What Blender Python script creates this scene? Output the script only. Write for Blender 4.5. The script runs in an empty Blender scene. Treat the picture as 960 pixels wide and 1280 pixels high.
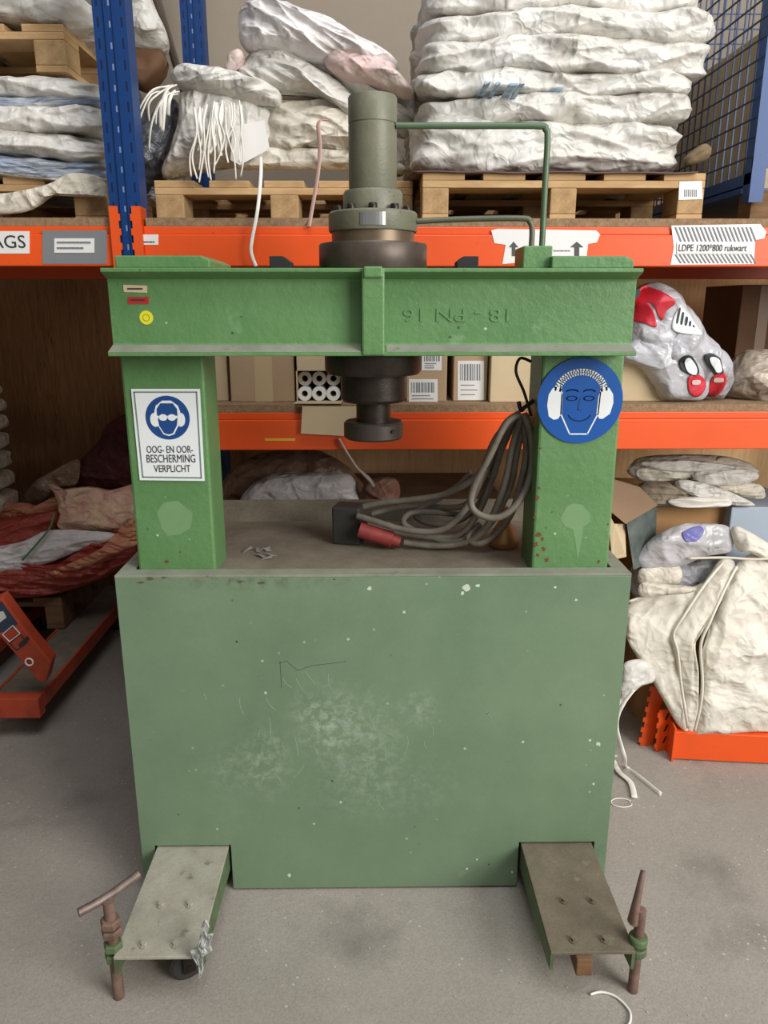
import bpy, bmesh, math, random
from mathutils import Vector, Matrix, noise
random.seed(7)
S = bpy.context.scene
C = S.collection
PI = math.pi

# ---------------------------------------------------------------- camera
F, PITCH, H = 950.0, math.radians(15.2), 1.5
YAW = math.atan(13 / F)
cd = bpy.data.cameras.new('camera')
cam = bpy.data.objects.new('camera', cd); C.objects.link(cam)
cam.location = (0, 0, H)
cam.rotation_euler = (PI / 2 - PITCH, 0, -YAW)
cd.sensor_fit = 'VERTICAL'; cd.sensor_height = 36; cd.lens = 36 * F / 1280
cd.clip_start = 0.05
S.camera = cam

# ---------------------------------------------------------------- light
w = bpy.data.worlds.new('world'); S.world = w; w.use_nodes = True
w.node_tree.nodes['Background'].inputs[0].default_value = (0.94, 0.97, 1.0, 1)
w.node_tree.nodes['Background'].inputs[1].default_value = 0.25


def area(name, loc, target, sx, sy, power, col):
    l = bpy.data.lights.new(name, 'AREA'); l.shape = 'RECTANGLE'; l.size = sx; l.size_y = sy
    l.energy = power; l.color = col
    o = bpy.data.objects.new(name, l); C.objects.link(o); o.location = loc
    o.rotation_euler = (Vector(target) - Vector(loc)).to_track_quat('-Z', 'Y').to_euler()
    return o


area('dock_door_daylight', (4.3, -2.3, 3.2), (0.5, 2.2, 0.9), 3.2, 3.0, 400, (1.0, 0.975, 0.94))
area('roof_light_daylight', (1.0, -0.4, 6.2), (0.4, 2.2, 1.0), 3.5, 2.5, 160, (0.97, 0.98, 1.0))

S.view_settings.view_transform = 'Standard'
S.view_settings.look = 'None'
S.view_settings.gamma = 1
S.view_settings.use_curve_mapping = False
S.view_settings.exposure = 0.0

# ---------------------------------------------------------------- helpers
_cy, _sy, _cp, _sp = math.cos(YAW), math.sin(YAW), math.cos(PITCH), math.sin(PITCH)


def P(px, py, d):
    """world point at distance d in front of the camera's stand (world Y = d)"""
    u, v = (px - 480) / F, -(py - 640) / F
    fwd = Vector((_sy * _cp, _cy * _cp, -_sp)); right = Vector((_cy, -_sy, 0)); up = right.cross(fwd)
    r = fwd + right * u + up * v
    return Vector((0, 0, H)) + r * (d / r.y)


def Z(px, py, z):
    """world point on the horizontal plane z"""
    a = P(px, py, 1.0) - Vector((0, 0, H))
    return Vector((0, 0, H)) + a * ((z - H) / a.z)


def lin(c):
    r = []
    for v in c[:3]:
        v = v / 255
        r.append(v / 12.92 if v <= 0.04045 else ((v + 0.055) / 1.055) ** 2.4)
    return (*r, 1)


MATS = {}


def M(name, rgb, rough=0.6, metal=0.0, var=0.0, vscale=6, var_rgb=None, bump=0.0, bscale=40, bdist=0.01,
      specks=None, stretch=(1, 1, 1), spec=0.5, wrinkle=0, patches=None, fine=0, trans=0, alpha=1, grain=None):
    """procedural material: base colour, large mottling, specks, patches, bump"""
    if name in MATS: return MATS[name]
    m = bpy.data.materials.new(name); m.use_nodes = True
    N = m.node_tree.nodes; L = m.node_tree.links
    b = N['Principled BSDF']
    b.inputs['Roughness'].default_value = rough; b.inputs['Metallic'].default_value = metal
    b.inputs['Specular IOR Level'].default_value = spec
    if trans: b.inputs['Transmission Weight'].default_value = trans
    if alpha < 1: b.inputs['Alpha'].default_value = alpha
    tc = N.new('ShaderNodeTexCoord'); mp = N.new('ShaderNodeMapping'); L.new(tc.outputs['Object'], mp.inputs[0])
    mp.inputs['Scale'].default_value = stretch
    vec = mp.outputs[0]

    def nz(scale, detail=5, rough_=0.6, dist=0, src=None):
        n = N.new('ShaderNodeTexNoise'); n.inputs['Scale'].default_value = scale
        n.inputs['Detail'].default_value = detail; n.inputs['Roughness'].default_value = rough_
        n.inputs['Distortion'].default_value = dist
        L.new(src or vec, n.inputs['Vector']); return n.outputs['Fac']

    def ramp(src, a, b_):
        r = N.new('ShaderNodeMapRange'); r.inputs[1].default_value = a; r.inputs[2].default_value = b_
        L.new(src, r.inputs[0]); return r.outputs[0]

    def mix(f, a, bb):
        x = N.new('ShaderNodeMix'); x.data_type = 'RGBA'
        if isinstance(f, (int, float)): x.inputs[0].default_value = f
        else: L.new(f, x.inputs[0])
        for s, i in ((a, 6), (bb, 7)):
            if isinstance(s, tuple): x.inputs[i].default_value = s
            else: L.new(s, x.inputs[i])
        return x.outputs[2]
    col = lin(rgb)
    if var or var_rgb:
        c2 = lin(var_rgb) if var_rgb else tuple([v * (1 - var) for v in col[:3]] + [1])
        col = mix(ramp(nz(vscale, 6), 0.3, 0.72), col, c2)
    if grain:
        col = mix(ramp(nz(grain[0], 4, 0.7, 1.5), 0.35, 0.7), col, lin(grain[1]))
    if fine:
        col = mix(ramp(nz(220, 2), 0.35, 0.7), col, mix(fine, col, (0, 0, 0, 1)) if not isinstance(col, tuple) else tuple([v * (1 - fine) for v in col[:3]] + [1]))
    for pt in (patches or []):       # (scale, lo, hi, rgb, max)
        f = ramp(nz(pt[0], 8, 0.65), pt[1], pt[2])
        mm = N.new('ShaderNodeMath'); mm.operation = 'MULTIPLY'; L.new(f, mm.inputs[0]); mm.inputs[1].default_value = pt[4]; mm.use_clamp = True
        col = mix(mm.outputs[0], col, lin(pt[3]))
    for sp_ in (specks or []):       # (scale, threshold, rgb)
        vo = N.new('ShaderNodeTexVoronoi'); vo.inputs['Scale'].default_value = sp_[0]
        L.new(vec, vo.inputs['Vector'])
        f1 = ramp(vo.outputs['Distance'], sp_[1], sp_[1] * 0.6)
        f2 = ramp(nz(sp_[0] * 0.25, 2), 0.52, 0.6)
        mm = N.new('ShaderNodeMath'); mm.operation = 'MULTIPLY'; L.new(f1, mm.inputs[0]); L.new(f2, mm.inputs[1]); mm.use_clamp = True
        col = mix(mm.outputs[0], col, lin(sp_[2]))
    if isinstance(col, tuple): b.inputs['Base Color'].default_value = col
    else: L.new(col, b.inputs['Base Color'])
    hsrc = None
    if bump:
        bp = N.new('ShaderNodeBump'); bp.inputs['Strength'].default_value = bump; bp.inputs['Distance'].default_value = bdist
        L.new(nz(bscale, 6, 0.65), bp.inputs['Height']); hsrc = bp
    if wrinkle:
        bp = N.new('ShaderNodeBump'); bp.inputs['Strength'].default_value = 0.9; bp.inputs['Distance'].default_value = wrinkle * 2.6
        dn = N.new('ShaderNodeTexNoise'); dn.inputs['Scale'].default_value = 5; dn.inputs['Detail'].default_value = 3; L.new(vec, dn.inputs['Vector'])
        va = N.new('ShaderNodeVectorMath'); va.operation = 'MULTIPLY_ADD'; va.inputs[1].default_value = (0.5, 0.5, 0.5)
        wm = N.new('ShaderNodeMapping'); wm.inputs['Scale'].default_value = (0.62, 0.9, 1.5); wm.inputs['Rotation'].default_value = (0, 0.35, 0); L.new(vec, wm.inputs[0])
        L.new(dn.outputs['Color'], va.inputs[0]); L.new(wm.outputs[0], va.inputs[2])
        acc = None
        for sc_, am in ((5.0, 0.95), (12, 0.32), (30, 0.10)):
            vo = N.new('ShaderNodeTexVoronoi'); vo.inputs['Scale'].default_value = sc_; L.new(va.outputs[0], vo.inputs['Vector'])
            mu = N.new('ShaderNodeMath'); mu.operation = 'MULTIPLY_ADD'; mu.inputs[1].default_value = am; L.new(vo.outputs['Distance'], mu.inputs[0])
            if acc: L.new(acc, mu.inputs[2])
            else: mu.inputs[2].default_value = 0
            acc = mu.outputs[0]
        L.new(acc, bp.inputs['Height'])
        if hsrc: L.new(hsrc.outputs[0], bp.inputs['Normal'])
        hsrc = bp
    if hsrc: L.new(hsrc.outputs[0], b.inputs['Normal'])
    MATS[name] = m
    return m


class MB:
    def __init__(s): s.bm = bmesh.new()

    def box(s, x0, x1, y0, y1, z0, z1, mat=None):
        vs = [s.bm.verts.new(mat @ Vector(p) if mat else Vector(p)) for p in
              ((x0, y0, z0), (x1, y0, z0), (x1, y1, z0), (x0, y1, z0), (x0, y0, z1), (x1, y0, z1), (x1, y1, z1), (x0, y1, z1))]
        for f in ((0, 3, 2, 1), (4, 5, 6, 7), (0, 1, 5, 4), (1, 2, 6, 5), (2, 3, 7, 6), (3, 0, 4, 7)):
            s.bm.faces.new([vs[i] for i in f])
        return s

    def tube(s, pts, r, n=10, smooth=6, caps=True, flat=None):
        pts = [Vector(p) for p in pts]
        if smooth and len(pts) > 2: pts = crom(pts, smooth)
        rings = []; prev = None
        for i, p in enumerate(pts):
            t = (pts[min(i + 1, len(pts) - 1)] - pts[max(i - 1, 0)]).normalized()
            if prev is None:
                a = Vector((0, 0, 1)) if abs(t.z) < 0.9 else Vector((1, 0, 0))
                u = t.cross(a).normalized()
            else:
                u = (prev - t * prev.dot(t)).normalized()
            prev = u; v = t.cross(u)
            rr = r(i / (len(pts) - 1)) if callable(r) else r
            k = flat or 1
            rings.append([s.bm.verts.new(p + u * math.cos(2 * PI * j / n) * rr + v * math.sin(2 * PI * j / n) * rr * k) for j in range(n)])
        for a, b in zip(rings, rings[1:]):
            for j in range(n):
                s.bm.faces.new((a[j], a[(j + 1) % n], b[(j + 1) % n], b[j]))
        if caps:
            s.bm.faces.new(rings[0][::-1]); s.bm.faces.new(rings[-1])
        return s

    def lathe(s, prof, c, n=64):
        """prof [(r,z)] closed from axis to axis, about vertical axis through c=(x,y)"""
        rings = []
        for r, z in prof:
            if r < 1e-6: rings.append([s.bm.verts.new((c[0], c[1], z))])
            else: rings.append([s.bm.verts.new((c[0] + r * math.cos(2 * PI * j / n), c[1] + r * math.sin(2 * PI * j / n), z)) for j in range(n)])
        for a, b in zip(rings, rings[1:]):
            if len(a) == len(b) == 1: continue
            for j in range(n):
                k = (j + 1) % n
                if len(a) == 1: s.bm.faces.new((a[0], b[k], b[j]))
                elif len(b) == 1: s.bm.faces.new((a[j], a[k], b[0]))
                else: s.bm.faces.new((a[j], a[k], b[k], b[j]))
        return s

    def prism(s, pts, off):
        """polygon (3D pts) extruded by vector off"""
        a = [s.bm.verts.new(Vector(p)) for p in pts]; b = [s.bm.verts.new(Vector(p) + Vector(off)) for p in pts]
        s.bm.faces.new(a[::-1]); s.bm.faces.new(b)
        n = len(a)
        for i in range(n): s.bm.faces.new((a[i], a[(i + 1) % n], b[(i + 1) % n], b[i]))
        return s

    def grid(s, rows):
        vr = [[s.bm.verts.new(p) for p in r] for r in rows]
        for a, b in zip(vr, vr[1:]):
            for j in range(len(a) - 1): s.bm.faces.new((a[j], a[j + 1], b[j + 1], b[j]))
        return s

    def build(s, name, mat, parent=None, smooth=None, bevel=0, mods=None):
        bm = s.bm
        bmesh.ops.recalc_face_normals(bm, faces=bm.faces)
        vs = [v.co for v in bm.verts]
        lo = Vector((min(v.x for v in vs), min(v.y for v in vs), min(v.z for v in vs)))
        hi = Vector((max(v.x for v in vs), max(v.y for v in vs), max(v.z for v in vs)))
        o0 = Vector(((lo.x + hi.x) / 2, (lo.y + hi.y) / 2, lo.z))
        for v in bm.verts: v.co -= o0
        me = bpy.data.meshes.new(name); bm.to_mesh(me); bm.free()
        me.materials.append(mat)
        if smooth is not None:
            me.polygons.foreach_set('use_smooth', [True] * len(me.polygons))
            if smooth < 180: me.set_sharp_from_angle(angle=math.radians(smooth))
        o = bpy.data.objects.new(name, me); C.objects.link(o)
        off = Vector((0, 0, 0)); q = parent
        while q: off += q.location; q = q.parent
        o.location = o0 - off
        if parent: o.parent = parent
        if bevel:
            md = o.modifiers.new('bevel', 'BEVEL'); md.width = bevel; md.segments = 2; md.limit_method = 'ANGLE'
        return o


def crom(pts, k, closed=False):
    out = []; n = len(pts)
    rng = range(n) if closed else range(n - 1)
    for i in rng:
        g = (lambda j: pts[j % n]) if closed else (lambda j: pts[max(0, min(n - 1, j))])
        p0, p1, p2, p3 = g(i - 1), g(i), g(i + 1), g(i + 2)
        for q in range(k):
            t = q / k
            out.append(0.5 * ((2 * p1) + (p2 - p0) * t + (2 * p0 - 5 * p1 + 4 * p2 - p3) * t * t + (3 * p1 - p0 - 3 * p2 + p3) * t ** 3))
    if not closed: out.append(pts[-1])
    return out


def thing(name, label, cat, loc=(0, 0, 0), group=None):
    o = bpy.data.objects.new(name, None); C.objects.link(o); o.location = loc; o.empty_display_size = 0.05
    return tag(o, label, cat, group)


def tag(o, label, cat, group=None, kind=None):
    o['label'] = label; o['category'] = cat
    if group: o['group'] = group
    if kind: o['kind'] = kind
    return o


def struct(o): o['kind'] = 'structure'; return o


def dup(root, loc, label=None, cat=None, group=None):
    r = root.copy(); C.objects.link(r); r.location = loc
    if label: r['label'] = label
    if group: r['group'] = group
    for ch in list(root.children):
        c = ch.copy(); C.objects.link(c); c.parent = r
        for g in ch.children:
            d = g.copy(); C.objects.link(d); d.parent = c
    return r


_RA = Matrix.Rotation(0.6, 3, 'Y'); _RB = Matrix.Rotation(-0.75, 3, 'Y')


def ridge(p, f):
    """creased cloth: soft facets with thin sharp fold lines in a few directions"""
    q = p * f + noise.noise_vector(p * f * 0.6) * 0.45
    v = 1.1 * (0.5 - noise.voronoi(q * 0.9)[0][0]) + 0.45 * (0.5 - noise.voronoi(q * 2.4)[0][0])
    for i, (m, k) in enumerate(((None, 0.8), (_RA, 1.3), (_RB, 1.1), (_RA, 2.6))):
        r = (m @ q) if m else q
        r = Vector((r.x * 0.55, r.y, r.z * 1.5)) * k + Vector((i * 9.1, 0, 0))
        t = 1 - abs(noise.noise(r)) * 1.6
        v += (0.62, 0.5, 0.45, 0.2)[i] * (max(0, t) ** 3 - 0.3)
    return v


def se(c, s_, e):
    """superellipse point in the direction (c,s)"""
    r = (abs(c) ** (2 / e) + abs(s_) ** (2 / e)) ** (-e / 2)
    return c * r, s_ * r


def sqdir(t):
    """direction walking evenly round a unit square, t in 0..1"""
    t = (t % 1) * 4; k = int(t); u = (t - k) * 2 - 1
    x, y = ((u, -1), (1, u), (-u, 1), (-1, -u))[k % 4]
    l = math.hypot(x, y); return x / l, y / l


def pillow(mb, outline, d=None, T=0.08, amp=0.012, f=7, seed=0, st=(1, 1, 1), k=12, R=40, c=None, e=0.5, back=1.0, dirv=(0, -1, 0.15), rot=0):
    """bulging crumpled lobe with an outline of image points laid at depth d (or per-point depth)"""
    pts = [P(*q) if len(q) == 3 else P(q[0], q[1], d) for q in outline]
    b = crom(pts, k, True); n = len(b)
    if c: cc = P(*c) if len(c) == 3 else P(c[0], c[1], d)
    else: cc = sum(b, Vector()) / n
    dv = Vector(dirv).normalized()
    sd = Vector((seed * 7.13, seed * 3.7, seed * 1.9)); R_ = Matrix.Rotation(rot, 3, 'Y')

    def disp(p, w_, dv_):
        q = R_ @ p
        q = Vector((q.x * st[0], q.y * st[1], q.z * st[2])) + sd
        return p + dv_ * (amp * 1.25 * w_ * (ridge(q, f) + 0.2 * noise.noise(q * f * 4.3)))
    front = []; bk = []
    for i in range(R + 1):
        t = (i / R) ** 0.8
        prof = max(0, 1 - t ** 2.6) ** e
        fr = []; kr = []
        for j in range(n):
            wob = 1 + 0.02 * noise.noise(b[j] * 30 + sd)
            base = cc + (b[j] - cc) * t * wob
            fr.append(disp(base + dv * T * prof, 0.25 + 0.75 * min(1, prof * 1.6), dv))
            kr.append(base - dv * T * prof * back)
        front.append(fr); bk.append(kr)
    bm = mb.bm
    for rows in (front, bk):
        vr = [[bm.verts.new(rows[0][0])]] + [[bm.verts.new(p) for p in r] for r in rows[1:]]
        for j in range(n): bm.faces.new((vr[0][0], vr[1][j], vr[1][(j + 1) % n]))
        for a, b2 in zip(vr[1:], vr[2:]):
            for j in range(n): bm.faces.new((a[j], b2[j], b2[(j + 1) % n], a[(j + 1) % n]))
        if rows is front: fe = vr[-1]
        else: be = vr[-1]
    for j in range(n): bm.faces.new((fe[j], be[j], be[(j + 1) % n], fe[(j + 1) % n]))
    return mb


def slab(mb, x0, x1, y0, y1, z0, z1, seed=0, amp=0.012, f=6, st=(0.6, 0.6, 1.6), nu=150, nv=44, e1=0.4, e2=0.18, tilt=0, sag=0.0):
    """crumpled folded sack: a rounded slab with creases"""
    c = Vector(((x0 + x1) / 2, (y0 + y1) / 2, (z0 + z1) / 2)); a, b, h = (x1 - x0) / 2, (y1 - y0) / 2, (z1 - z0) / 2
    sp = lambda v, e: math.copysign(abs(v) ** e, v)
    sd = Vector((seed * 5.31, seed * 2.17, seed * 8.9))
    rows = []
    for i in range(nv + 1):
        ph = -PI / 2 + PI * i / nv; r = []
        if 0 < i < nv:
            t_ = i / nv; yy = -1 + 2 * max(0, min(1, (t_ - .2) / .6)); xx = min(1, t_ / .2, (1 - t_) / .2)
            cp_, sp_ = se(*(Vector((xx, yy)).normalized()), e1)
        else: cp_, sp_ = 0.0, (-1.0 if i == 0 else 1.0)
        for j in range(nu):
            # half of the samples go to the side that faces the aisle
            tj = j / nu; tj = tj / 2 if tj < 0.5 else 0.25 + (tj - 0.5) * 1.5; c_, s_2 = sqdir(tj)
            c_, s_2 = se(c_, s_2, e2)
            n = Vector((cp_ * c_, cp_ * s_2, sp_))
            p = Vector((n.x * a, n.y * b, n.z * h)) + c
            q = Vector((p.x * st[0], p.y * st[1], p.z * st[2])) + sd
            dn = Vector((n.x, n.y, n.z * 0.5))
            if dn.length > 0: dn.normalize()
            w_ = min(1, abs(cp_) * 1.4)
            p = p + dn * amp * (ridge(q, f) + 0.4 * noise.noise(q * f * 3.9)) * max(w_, 0.3)
            p.z += tilt * (p.x - c.x) + sag * noise.noise(Vector((p.x * 3, p.y * 3, seed))) + 0.25 * amp * noise.noise(q * 9)
            r.append(p)
        rows.append(r)
    bm = mb.bm
    lo = bm.verts.new(sum(rows[0], Vector()) / nu); hi = bm.verts.new(sum(rows[-1], Vector()) / nu)
    vr = [[bm.verts.new(p) for p in r] for r in rows[1:-1]]
    for j in range(nu):
        k = (j + 1) % nu
        bm.faces.new((lo, vr[0][k], vr[0][j])); bm.faces.new((hi, vr[-1][j], vr[-1][k]))
    for a_, b_ in zip(vr, vr[1:]):
        for j in range(nu):
            k = (j + 1) % nu; bm.faces.new((a_[j], a_[k], b_[k], b_[j]))
    return mb


def text(body, name, mat, parent, x0, x1, z0, z1, y, flip=False, depth=0.0006, keep=False):
    """lettering facing the camera side (-Y) fitted into x0..x1, z0..z1 on the plane y"""
    cu = bpy.data.curves.new('t', 'FONT'); cu.body = body; cu.extrude = 0.5 * depth; cu.resolution_u = 3
    o = bpy.data.objects.new('t', cu); C.objects.link(o)
    me = bpy.data.meshes.new_from_object(o.evaluated_get(bpy.context.evaluated_depsgraph_get()))
    bpy.data.objects.remove(o); 
    mb = MB(); mb.bm.from_mesh(me); bpy.data.meshes.remove(me)
    vs = mb.bm.verts
    ax, bx = min(v.co.x for v in vs), max(v.co.x for v in vs); ay, by = min(v.co.y for v in vs), max(v.co.y for v in vs)
    for v in vs:
        u = (v.co.x - ax) / (bx - ax); t = (v.co.y - ay) / (by - ay); zz = v.co.z
        if flip: u, t = 1 - u, 1 - t
        v.co = Vector((x0 + u * (x1 - x0), y - zz, z0 + t * (z1 - z0)))
    return mb.build(name, mat, parent)


def flat(polys, name, mat, parent, y, th=0.001, bevel=0):
    """plates in the XZ plane, front face at y; polys = lists of (x,z)"""
    mb = MB()
    for pl in polys: mb.prism([(a, y, b) for a, b in pl], (0, th, 0))
    return mb.build(name, mat, parent, bevel=bevel)


def pxpoly(pts, d): return [((q := P(a, b, d)).x, q.z) for a, b in pts]
def disc2(cx, cz, rx, rz=None, n=40, a0=0, a1=2 * PI): return [(cx + rx * math.cos(a0 + (a1 - a0) * i / n), cz + (rz or rx) * math.sin(a0 + (a1 - a0) * i / n)) for i in range(n)]


def strokes(lines, w_, name, mat, parent, y, th=0.001):
    mb = MB()
    for ln in lines:
        for (a, b), (c, d) in zip(ln, ln[1:]):
            v = Vector((c - a, d - b)); 
            if v.length < 1e-7: continue
            v.normalize(); n = Vector((-v.y, v.x)) * w_ / 2; e = v * w_ * 0.3
            mb.prism([(a - e.x + n.x, y, b - e.y + n.y), (a - e.x - n.x, y, b - e.y - n.y), (c + e.x - n.x, y, d + e.y - n.y), (c + e.x + n.x, y, d + e.y + n.y)], (0, th, 0))
    return mb.build(name, mat, parent)


# ---------------------------------------------------------------- materials
m_floor = M('concrete', (176, 168, 157), 0.85, var_rgb=(144, 137, 127), vscale=0.9, bump=0.35, bscale=90, bdist=0.004, fine=0.22,
            patches=[(2.3, 0.56, 0.75, (86, 82, 78), 0.5), (6, 0.6, 0.72, (165, 158, 148), 0.5), (1.1, 0.62, 0.75, (150, 118, 108), 0.5)],
            specks=[(45, 0.16, (190, 186, 178))])
m_wall = M('painted_wall', (158, 146, 130), 0.9, var=0.12, vscale=2, bump=0.1, bscale=60)
m_ply = M('plywood', (226, 182, 126), 0.7, stretch=(7, 7, 0.55), var_rgb=(196, 148, 96), vscale=2.2, grain=(9, (230, 196, 146)),
          specks=None, bump=0.15, bscale=20)
m_plyd = M('shade_darkened_plywood', (134, 92, 54), 0.75, stretch=(7, 7, 0.55), var_rgb=(108, 70, 40), vscale=2.2, grain=(9, (158, 114, 70)), bump=0.15, bscale=20, specks=[(9, .12, (40, 24, 14))])  # shade over the left board is put into this darker brown
m_chip = M('chipboard', (168, 138, 104), 0.85, var_rgb=(130, 102, 74), vscale=60, fine=0.3)
m_orange = M('orange_paint', (238, 88, 28), 0.42, var=0.12, vscale=5, specks=[(60, 0.1, (150, 60, 30))])
m_jack = M('red_orange_paint', (202, 82, 50), 0.5, var_rgb=(164, 62, 38), vscale=12, patches=[(14, 0.6, 0.7, (90, 70, 60), 0.8)])
m_blue = M('blue_paint', (10, 66, 128), 0.45, var=0.25, vscale=4)
m_upr = M('slotted_blue_paint', (6, 58, 118), 0.45, var=0.2, vscale=4)
def _slots(m):
    N = m.node_tree.nodes; L = m.node_tree.links; b = N['Principled BSDF']
    tc = N.new('ShaderNodeTexCoord'); sx = N.new('ShaderNodeSeparateXYZ'); L.new(tc.outputs['Object'], sx.inputs[0])
    def mt(op, a, v=None, c=None):
        n = N.new('ShaderNodeMath'); n.operation = op
        for i, q in enumerate((a, v, c)):
            if q is None: continue
            if isinstance(q, (int, float)): n.inputs[i].default_value = q
            else: L.new(q, n.inputs[i])
        return n.outputs[0]
    fz = mt('FRACT', mt('DIVIDE', sx.outputs[2], 0.05)); dz = mt('LESS_THAN', fz, 0.5)
    ax = mt('ABSOLUTE', sx.outputs[0]); side = mt('COMPARE', ax, 0.031, 0.0025); mid = mt('COMPARE', ax, 0.0, 0.0022)
    old = b.inputs['Base Color'].links[0].from_socket
    cur = old
    for msk, col in ((mt('MULTIPLY', side, dz), (10, 24, 58)), (mt('MULTIPLY', mid, mt('LESS_THAN', fz, 0.3)), (120, 140, 178))):
        x = N.new('ShaderNodeMix'); x.data_type = 'RGBA'; L.new(msk, x.inputs[0]); L.new(cur, x.inputs[6]); x.inputs[7].default_value = lin(col); cur = x.outputs[2]
    L.new(cur, b.inputs['Base Color'])
_slots(m_upr)
m_press = M('green_paint', (102, 142, 90), 0.42, var_rgb=(84, 126, 74), vscale=5, bump=0.5, bscale=55, bdist=0.004,
            patches=[(9, 0.63, 0.7, (125, 165, 118), 0.5)], specks=[(38, 0.13, (70, 66, 48)), (26, 0.09, (190, 205, 170))])
m_panel = M('pale_green_paint', (122, 144, 114), 0.25, var_rgb=(104, 128, 101), vscale=3, bump=0.12, bscale=7, bdist=0.01, fine=0.05,
            specks=[(26, 0.11, (190, 205, 180)), (21, 0.08, (80, 70, 60))], patches=[(7, 0.68, 0.8, (170, 185, 168), 0.45)])
m_dirtyg = M('dirty_green_paint', (96, 120, 80), 0.6, var_rgb=(80, 88, 62), vscale=20, patches=[(25, .6, .68, (84, 76, 60), .8)])
m_dustg = M('dusty_green_top', (148, 152, 134), 0.85, var_rgb=(122, 124, 108), vscale=9, fine=0.1, patches=[(30, 0.62, 0.7, (100, 85, 62), 0.6)])
m_footg = M('worn_foot_paint', (178, 174, 158), 0.75, var_rgb=(152, 148, 132), vscale=12, fine=0.15, patches=[(22, 0.6, 0.68, (100, 88, 68), 0.7)], bump=0.2, bscale=40)
m_footb = M('dirty_foot_paint', (128, 117, 98), 0.85, var_rgb=(100, 90, 74), vscale=10, fine=0.2, patches=[(20, 0.6, 0.7, (140, 138, 118), 0.6)], bump=0.2, bscale=40)
m_deck = M('dusty_deck', (140, 130, 113), 0.9, var_rgb=(108, 98, 82), vscale=8, fine=0.25, patches=[(5, 0.58, 0.7, (132, 124, 108), 0.6)])
m_cyl = M('grey_green_paint', (122, 122, 102), 0.45, var_rgb=(104, 104, 86), vscale=14, bump=0.15, bscale=60, specks=[(60, 0.12, (70, 64, 50))])
m_steel = M('dark_oily_steel', (62, 54, 45), 0.38, 0.55, var_rgb=(40, 34, 28), vscale=18, bump=0.1, bscale=90)
m_ringb = M('bronzed_steel', (128, 110, 88), 0.4, 0.5, var_rgb=(104, 90, 72), vscale=18)
m_chrome = M('bare_metal_plate', (190, 190, 186), 0.25, 0.9)
m_rust = M('rusty_steel', (140, 112, 98), 0.65, 0.2, var_rgb=(96, 74, 64), vscale=30, bump=0.3, bscale=120, bdist=0.003)
m_white = M('white_woven_plastic', (220, 217, 211), 0.4, var_rgb=(204, 200, 190), vscale=4, wrinkle=0.012, bump=0.15, bscale=160, bdist=0.002)
m_cream = M('cream_woven_plastic', (220, 213, 198), 0.5, var_rgb=(196, 187, 168), vscale=5, wrinkle=0.012, bump=0.15, bscale=160, bdist=0.002)
m_bright = M('bright_white_film', (236, 236, 236), 0.4, var_rgb=(226, 214, 212), vscale=5, wrinkle=0.010)
m_pinkb = M('pink_tinted_film', (214, 178, 172), 0.45, var_rgb=(226, 216, 210), vscale=9, wrinkle=0.01)
m_bluewv = M('blue_striped_weave', (126, 148, 184), 0.6, stretch=(1, 1, 5), var_rgb=(214, 216, 216), vscale=7, wrinkle=0.01)
m_greyfilm = M('grey_plastic_film', (96, 98, 104), 0.35, var_rgb=(60, 60, 66), vscale=9, wrinkle=0.015)
m_strap = M('white_strap', (240, 236, 226), 0.6, var=0.08, vscale=30)
m_seam = M('off_white_seam', (230, 224, 208), 0.6, var_rgb=(214, 206, 186), vscale=8)
m_pinks = M('pink_strap', (196, 158, 148), 0.6, var=0.1, vscale=30)
m_pallet = M('pallet_wood', (214, 180, 132), 0.8, stretch=(1.2, 1.2, 6), var_rgb=(182, 144, 98), vscale=7, bump=0.2, bscale=30)
m_block = M('pressed_wood_block', (196, 162, 116), 0.85, var_rgb=(164, 130, 88), vscale=30, fine=0.2)
m_dwood = M('dark_pallet_wood', (128, 96, 64), 0.85, stretch=(1.2, 1.2, 6), var_rgb=(92, 66, 42), vscale=7)
m_card = M('cardboard', (188, 160, 128), 0.8, var_rgb=(172, 144, 112), vscale=5, fine=0.06)
m_cardl = M('pale_cardboard', (206, 186, 152), 0.8, var_rgb=(192, 170, 134), vscale=5)
m_cardd = M('brown_cardboard', (120, 88, 62), 0.8, var_rgb=(102, 72, 50), vscale=5)
m_tape = M('parcel_tape', (196, 172, 132), 0.35)
m_red = M('red_woven_plastic', (178, 78, 64), 0.45, var_rgb=(142, 50, 42), vscale=6, wrinkle=0.014, bump=0.2, bscale=120)
m_redl = M('orange_red_weave', (236, 172, 130), 0.5, stretch=(1, 1, 2), var_rgb=(188, 102, 80), vscale=10, wrinkle=0.012)
m_tan = M('tan_mesh_weave', (238, 208, 172), 0.6, var_rgb=(214, 158, 146), vscale=14, wrinkle=0.012, fine=0.2)
m_dred = M('dark_red_mesh', (84, 30, 26), 0.7, var_rgb=(60, 22, 20), vscale=14, wrinkle=0.01)
m_film = M('greenish_film', (150, 128, 104), 0.3, var_rgb=(122, 92, 74), vscale=7, wrinkle=0.012)
m_cable = M('grey_rubber_cable', (124, 117, 104), 0.55, var_rgb=(96, 90, 80), vscale=30)
m_plug = M('red_plug_plastic', (150, 58, 52), 0.5, var_rgb=(120, 44, 40), vscale=30)
m_black = M('black_rubber', (30, 29, 28), 0.7)
m_blk2 = M('dark_grey_plastic', (54, 52, 48), 0.6, var=0.2, vscale=20)
m_paper = M('white_label_paper', (232, 230, 226), 0.5)
m_grtape = M('grey_tape', (128, 130, 132), 0.55, var=0.1, vscale=10)
m_ink = M('black_ink', (46, 48, 52), 0.6)
m_inkl = M('grey_ink', (120, 122, 126), 0.6)
m_signb = M('sign_blue', (14, 84, 164), 0.35, var=0.1, vscale=20)
m_signd = M('dark_sign_blue', (28, 72, 134), 0.4)
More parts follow.
